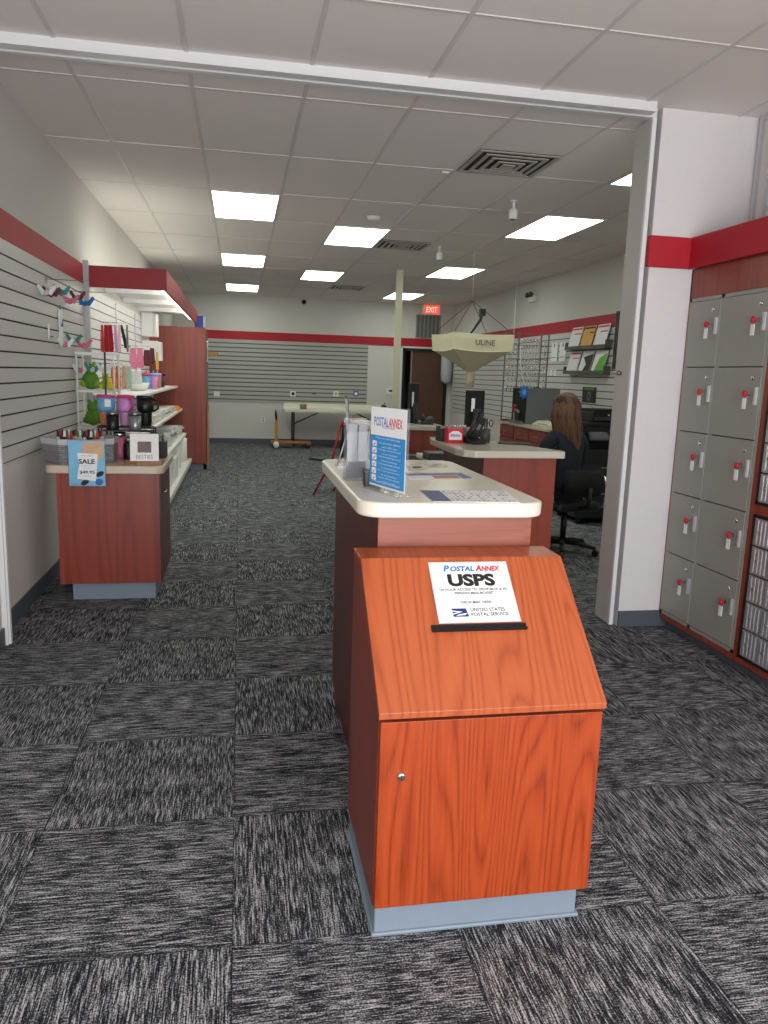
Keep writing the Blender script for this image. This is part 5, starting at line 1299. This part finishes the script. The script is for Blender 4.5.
for sx in (-1, 1):
    B().tube([(sx * .25, -.18, .42), (sx * .29, -.20, .55), (sx * .29, -.15, .68), (sx * .29, -.05, .715), (sx * .29, .08, .70), (sx * .29, .12, .60), (sx * .26, .10, .42)], .014).obj('arm_loop', 'chrome', t)

skin = mat('skin', (206, 158, 132), .55)
def skinned(name, pts, edges, rad, m, parent, sub=2, root=0):
    me = bpy.data.meshes.new(name); me.from_pydata(pts, edges, []); me.materials.append(M[m] if isinstance(m, str) else m)
    o = bpy.data.objects.new(name, me); COL.objects.link(o); o.parent = parent
    md = o.modifiers.new('skin', 'SKIN'); md.use_smooth_shade = True
    for i, v in enumerate(me.skin_vertices[0].data):
        r = rad[i]; v.radius = r if isinstance(r, tuple) else (r, r); v.use_root = i == root
    o.modifiers.new('sub', 'SUBSURF').levels = sub; o.modifiers['sub'].render_levels = sub
    return o
pt = thing('person', 'person with long brown hair in a dark navy jacket seated at the desk facing away', 'person', (PX, PY, 0), PR)
# joints (person faces +y locally): pelvis, spine, chest, neck, head, shoulders, arms, legs
P_ = [(0, 0, .55), (0, -.02, .70), (0, -.01, .88), (0, .0, 1.02), (0, .02, 1.12), (0, .04, 1.20), (0, .045, 1.28),
      (-.12, 0, 1.02), (-.175, .0, .985), (-.21, .06, .78), (-.16, .28, .785), (-.15, .34, .79),
      (.12, 0, 1.02), (.175, .0, .985), (.21, .06, .78), (.16, .28, .785), (.15, .34, .79),
      (-.09, .05, .54), (-.11, .42, .54), (-.11, .40, .30), (-.11, .38, .10), (-.11, .50, .05),
      (.09, .05, .54), (.11, .42, .54), (.11, .40, .30), (.11, .38, .10), (.11, .50, .05)]
E_ = [(0, 1), (1, 2), (2, 3), (3, 4), (4, 5), (5, 6), (3, 7), (7, 8), (8, 9), (9, 10), (10, 11), (3, 12), (12, 13), (13, 14), (14, 15), (15, 16), (0, 17), (17, 18), (18, 19), (19, 20), (20, 21), (0, 22), (22, 23), (23, 24), (24, 25), (25, 26)]
R_ = [(.15, .11), (.125, .095), (.15, .10), (.09, .075), .045, (.072, .085), (.065, .085), .06, .052, .042, .03, .024, .06, .052, .042, .03, .024, .08, .062, .05, .035, (.035, .03), .08, .062, .05, .035, (.035, .03)]
body = skinned('body', P_, E_, R_, skin, pt)
JP = [(0, 0, .52), (0, -.02, .70), (0, -.01, .88), (0, .0, 1.015), (0, .012, 1.06), (-.12, 0, 1.01), (-.18, .0, .98), (-.215, .06, .78), (-.16, .27, .785), (.12, 0, 1.01), (.18, .0, .98), (.215, .06, .78), (.16, .27, .785)]
skinned('navy_jacket', JP, [(0, 1), (1, 2), (2, 3), (3, 4), (3, 5), (5, 6), (6, 7), (7, 8), (3, 9), (9, 10), (10, 11), (11, 12)], [(.175, .13), (.155, .12), (.175, .125), (.115, .095), (.06, .06), .08, .07, .058, .042, .08, .07, .058, .042], mat('jacket_navy', (24, 28, 42), .8, noise=.1), pt)
TP = [(0, 0, .53), (-.09, .05, .53), (-.11, .42, .53), (-.11, .40, .30), (-.11, .385, .12), (.09, .05, .53), (.11, .42, .53), (.11, .40, .30), (.11, .385, .12)]
skinned('trousers', TP, [(0, 1), (1, 2), (2, 3), (3, 4), (0, 5), (5, 6), (6, 7), (7, 8)], [.14, .098, .078, .065, .055, .098, .078, .065, .055], mat('trouser_black', (22, 22, 26), .8), pt)
for sx in (-1, 1):
    skinned('shoe', [(sx * .11, .36, .045), (sx * .11, .44, .04), (sx * .11, .53, .03)], [(0, 1), (1, 2)], [.045, .042, .03], 'black', pt, 2)
    # five fingers, rooted in the palm
    hb = Vector((sx * .147, .35, .79))
    hp = [tuple(hb), tuple(hb + Vector((0, .055, .0)))]; he = [(0, 1)]; hr = [(.026, .014), (.034, .013)]
    for f, (dx_, L_, r_) in enumerate([(-.028, .060, .0085), (-.010, .070, .009), (.009, .066, .0085), (.027, .052, .008)]):
        b0 = hb + Vector((dx_, .075, 0)); i0 = len(hp)
        hp += [tuple(b0), tuple(b0 + Vector((dx_ * .15, L_ * .5, .004))), tuple(b0 + Vector((dx_ * .2, L_, -.014)))]
        he += [(1, i0), (i0, i0 + 1), (i0 + 1, i0 + 2)]; hr += [r_, r_, r_ * .85]
    i0 = len(hp); hp += [tuple(hb + Vector((-sx * .035, .03, -.004))), tuple(hb + Vector((-sx * .055, .06, -.010)))]; he += [(0, i0), (i0, i0 + 1)]; hr += [.010, .009]
    skinned('hand', hp, he, hr, skin, pt, 1)
# face
fc = Vector((0, .045, 1.235))
B().tube([fc + Vector((0, .085, .03)), fc + Vector((0, .112, -.008))], .01, rs=[.007, .013]).obj('nose', skin, pt)
B().ball(fc + Vector((0, .088, -.045)), .02, sx=1.2, sy=.35, sz=.3, seg=12).obj('mouth', mat('lips', (170, 90, 86), .5), pt)
for sx in (-.032, .032):
    B().ball(fc + Vector((sx, .078, .03)), .012, seg=10).obj('eye', 'white', pt); B().ball(fc + Vector((sx, .0875, .03)), .005, seg=8).obj('iris', 'ink', pt)
    B().ball(fc + Vector((sx * 2.35, .0, .01)), .022, sx=.35, sy=.8, sz=1.2, seg=10).obj('ear', skin, pt)
# long hair: a shell over the skull that falls down the back, with a strand swept over the right shoulder
vs = []; fs = []; NA, NZ = 36, 22
random.seed(3)
for j in range(NZ + 1):
    v = j / NZ
    for i in range(NA + 1):
        a = PI * (-.12) + i / NA * PI * 1.24         # around the back from ear to ear
        a = -a
        if v < .35:
            q = v / .35 * PI / 2
            r = .112 * math.sin(q) + .001; z = 1.275 + .125 * math.cos(q); sy = 1.02
        else:
            w_ = (v - .35) / .65
            r = .112 + .028 * math.sin(PI * w_ * .8) - .085 * w_ * w_; z = 1.275 - w_ * .50; sy = 1.02 - .25 * w_
        rip = 1 + .05 * math.sin(i * 2.3 + j * .5) + .035 * math.sin(i * 5.1 - j * .35)
        x = r * math.cos(a) * rip; y = .03 + r * math.sin(a) * sy * rip - (.05 * max(0, v - .35))
        x += .14 * max(0, v - .5) + .008 * math.sin(j * 1.1)
        vs.append(Vector((x, y, z)))
for j in range(NZ):
    for i in range(NA):
        k = j * (NA + 1) + i; fs.append((k, k + 1, k + NA + 2, k + NA + 1))
hairm = mat('hair_brown', (70, 48, 34), .55, noise=.5, nscale=34)
b = B(); b._faces(vs, fs, 0, True); b.obj('hair', hairm, pt, solid=.02)
b = B()
for k in range(40):
    a = -PI * (.03 + .94 * k / 39); x = .118 * math.cos(a); y = .03 + .118 * math.sin(a); l = random.uniform(.40, .56)
    b.tube([(x * .6, y * .6 + .01, 1.385), (x * .98, y, 1.30), (x * 1.12, y - .01, 1.16), (x * .95 + .02 + random.uniform(-.012, .012), y - .02, 1.02), (x * .62 + .05, y - .02, .93), (x * .4 + .075, y - .01, 1.27 - l)], .012, seg=6, rs=[.005, .010, .012, .010, .008, .002])
b.obj('hair_strands', mat('hair_light', (104, 72, 48), .55, noise=.45, nscale=40), pt)
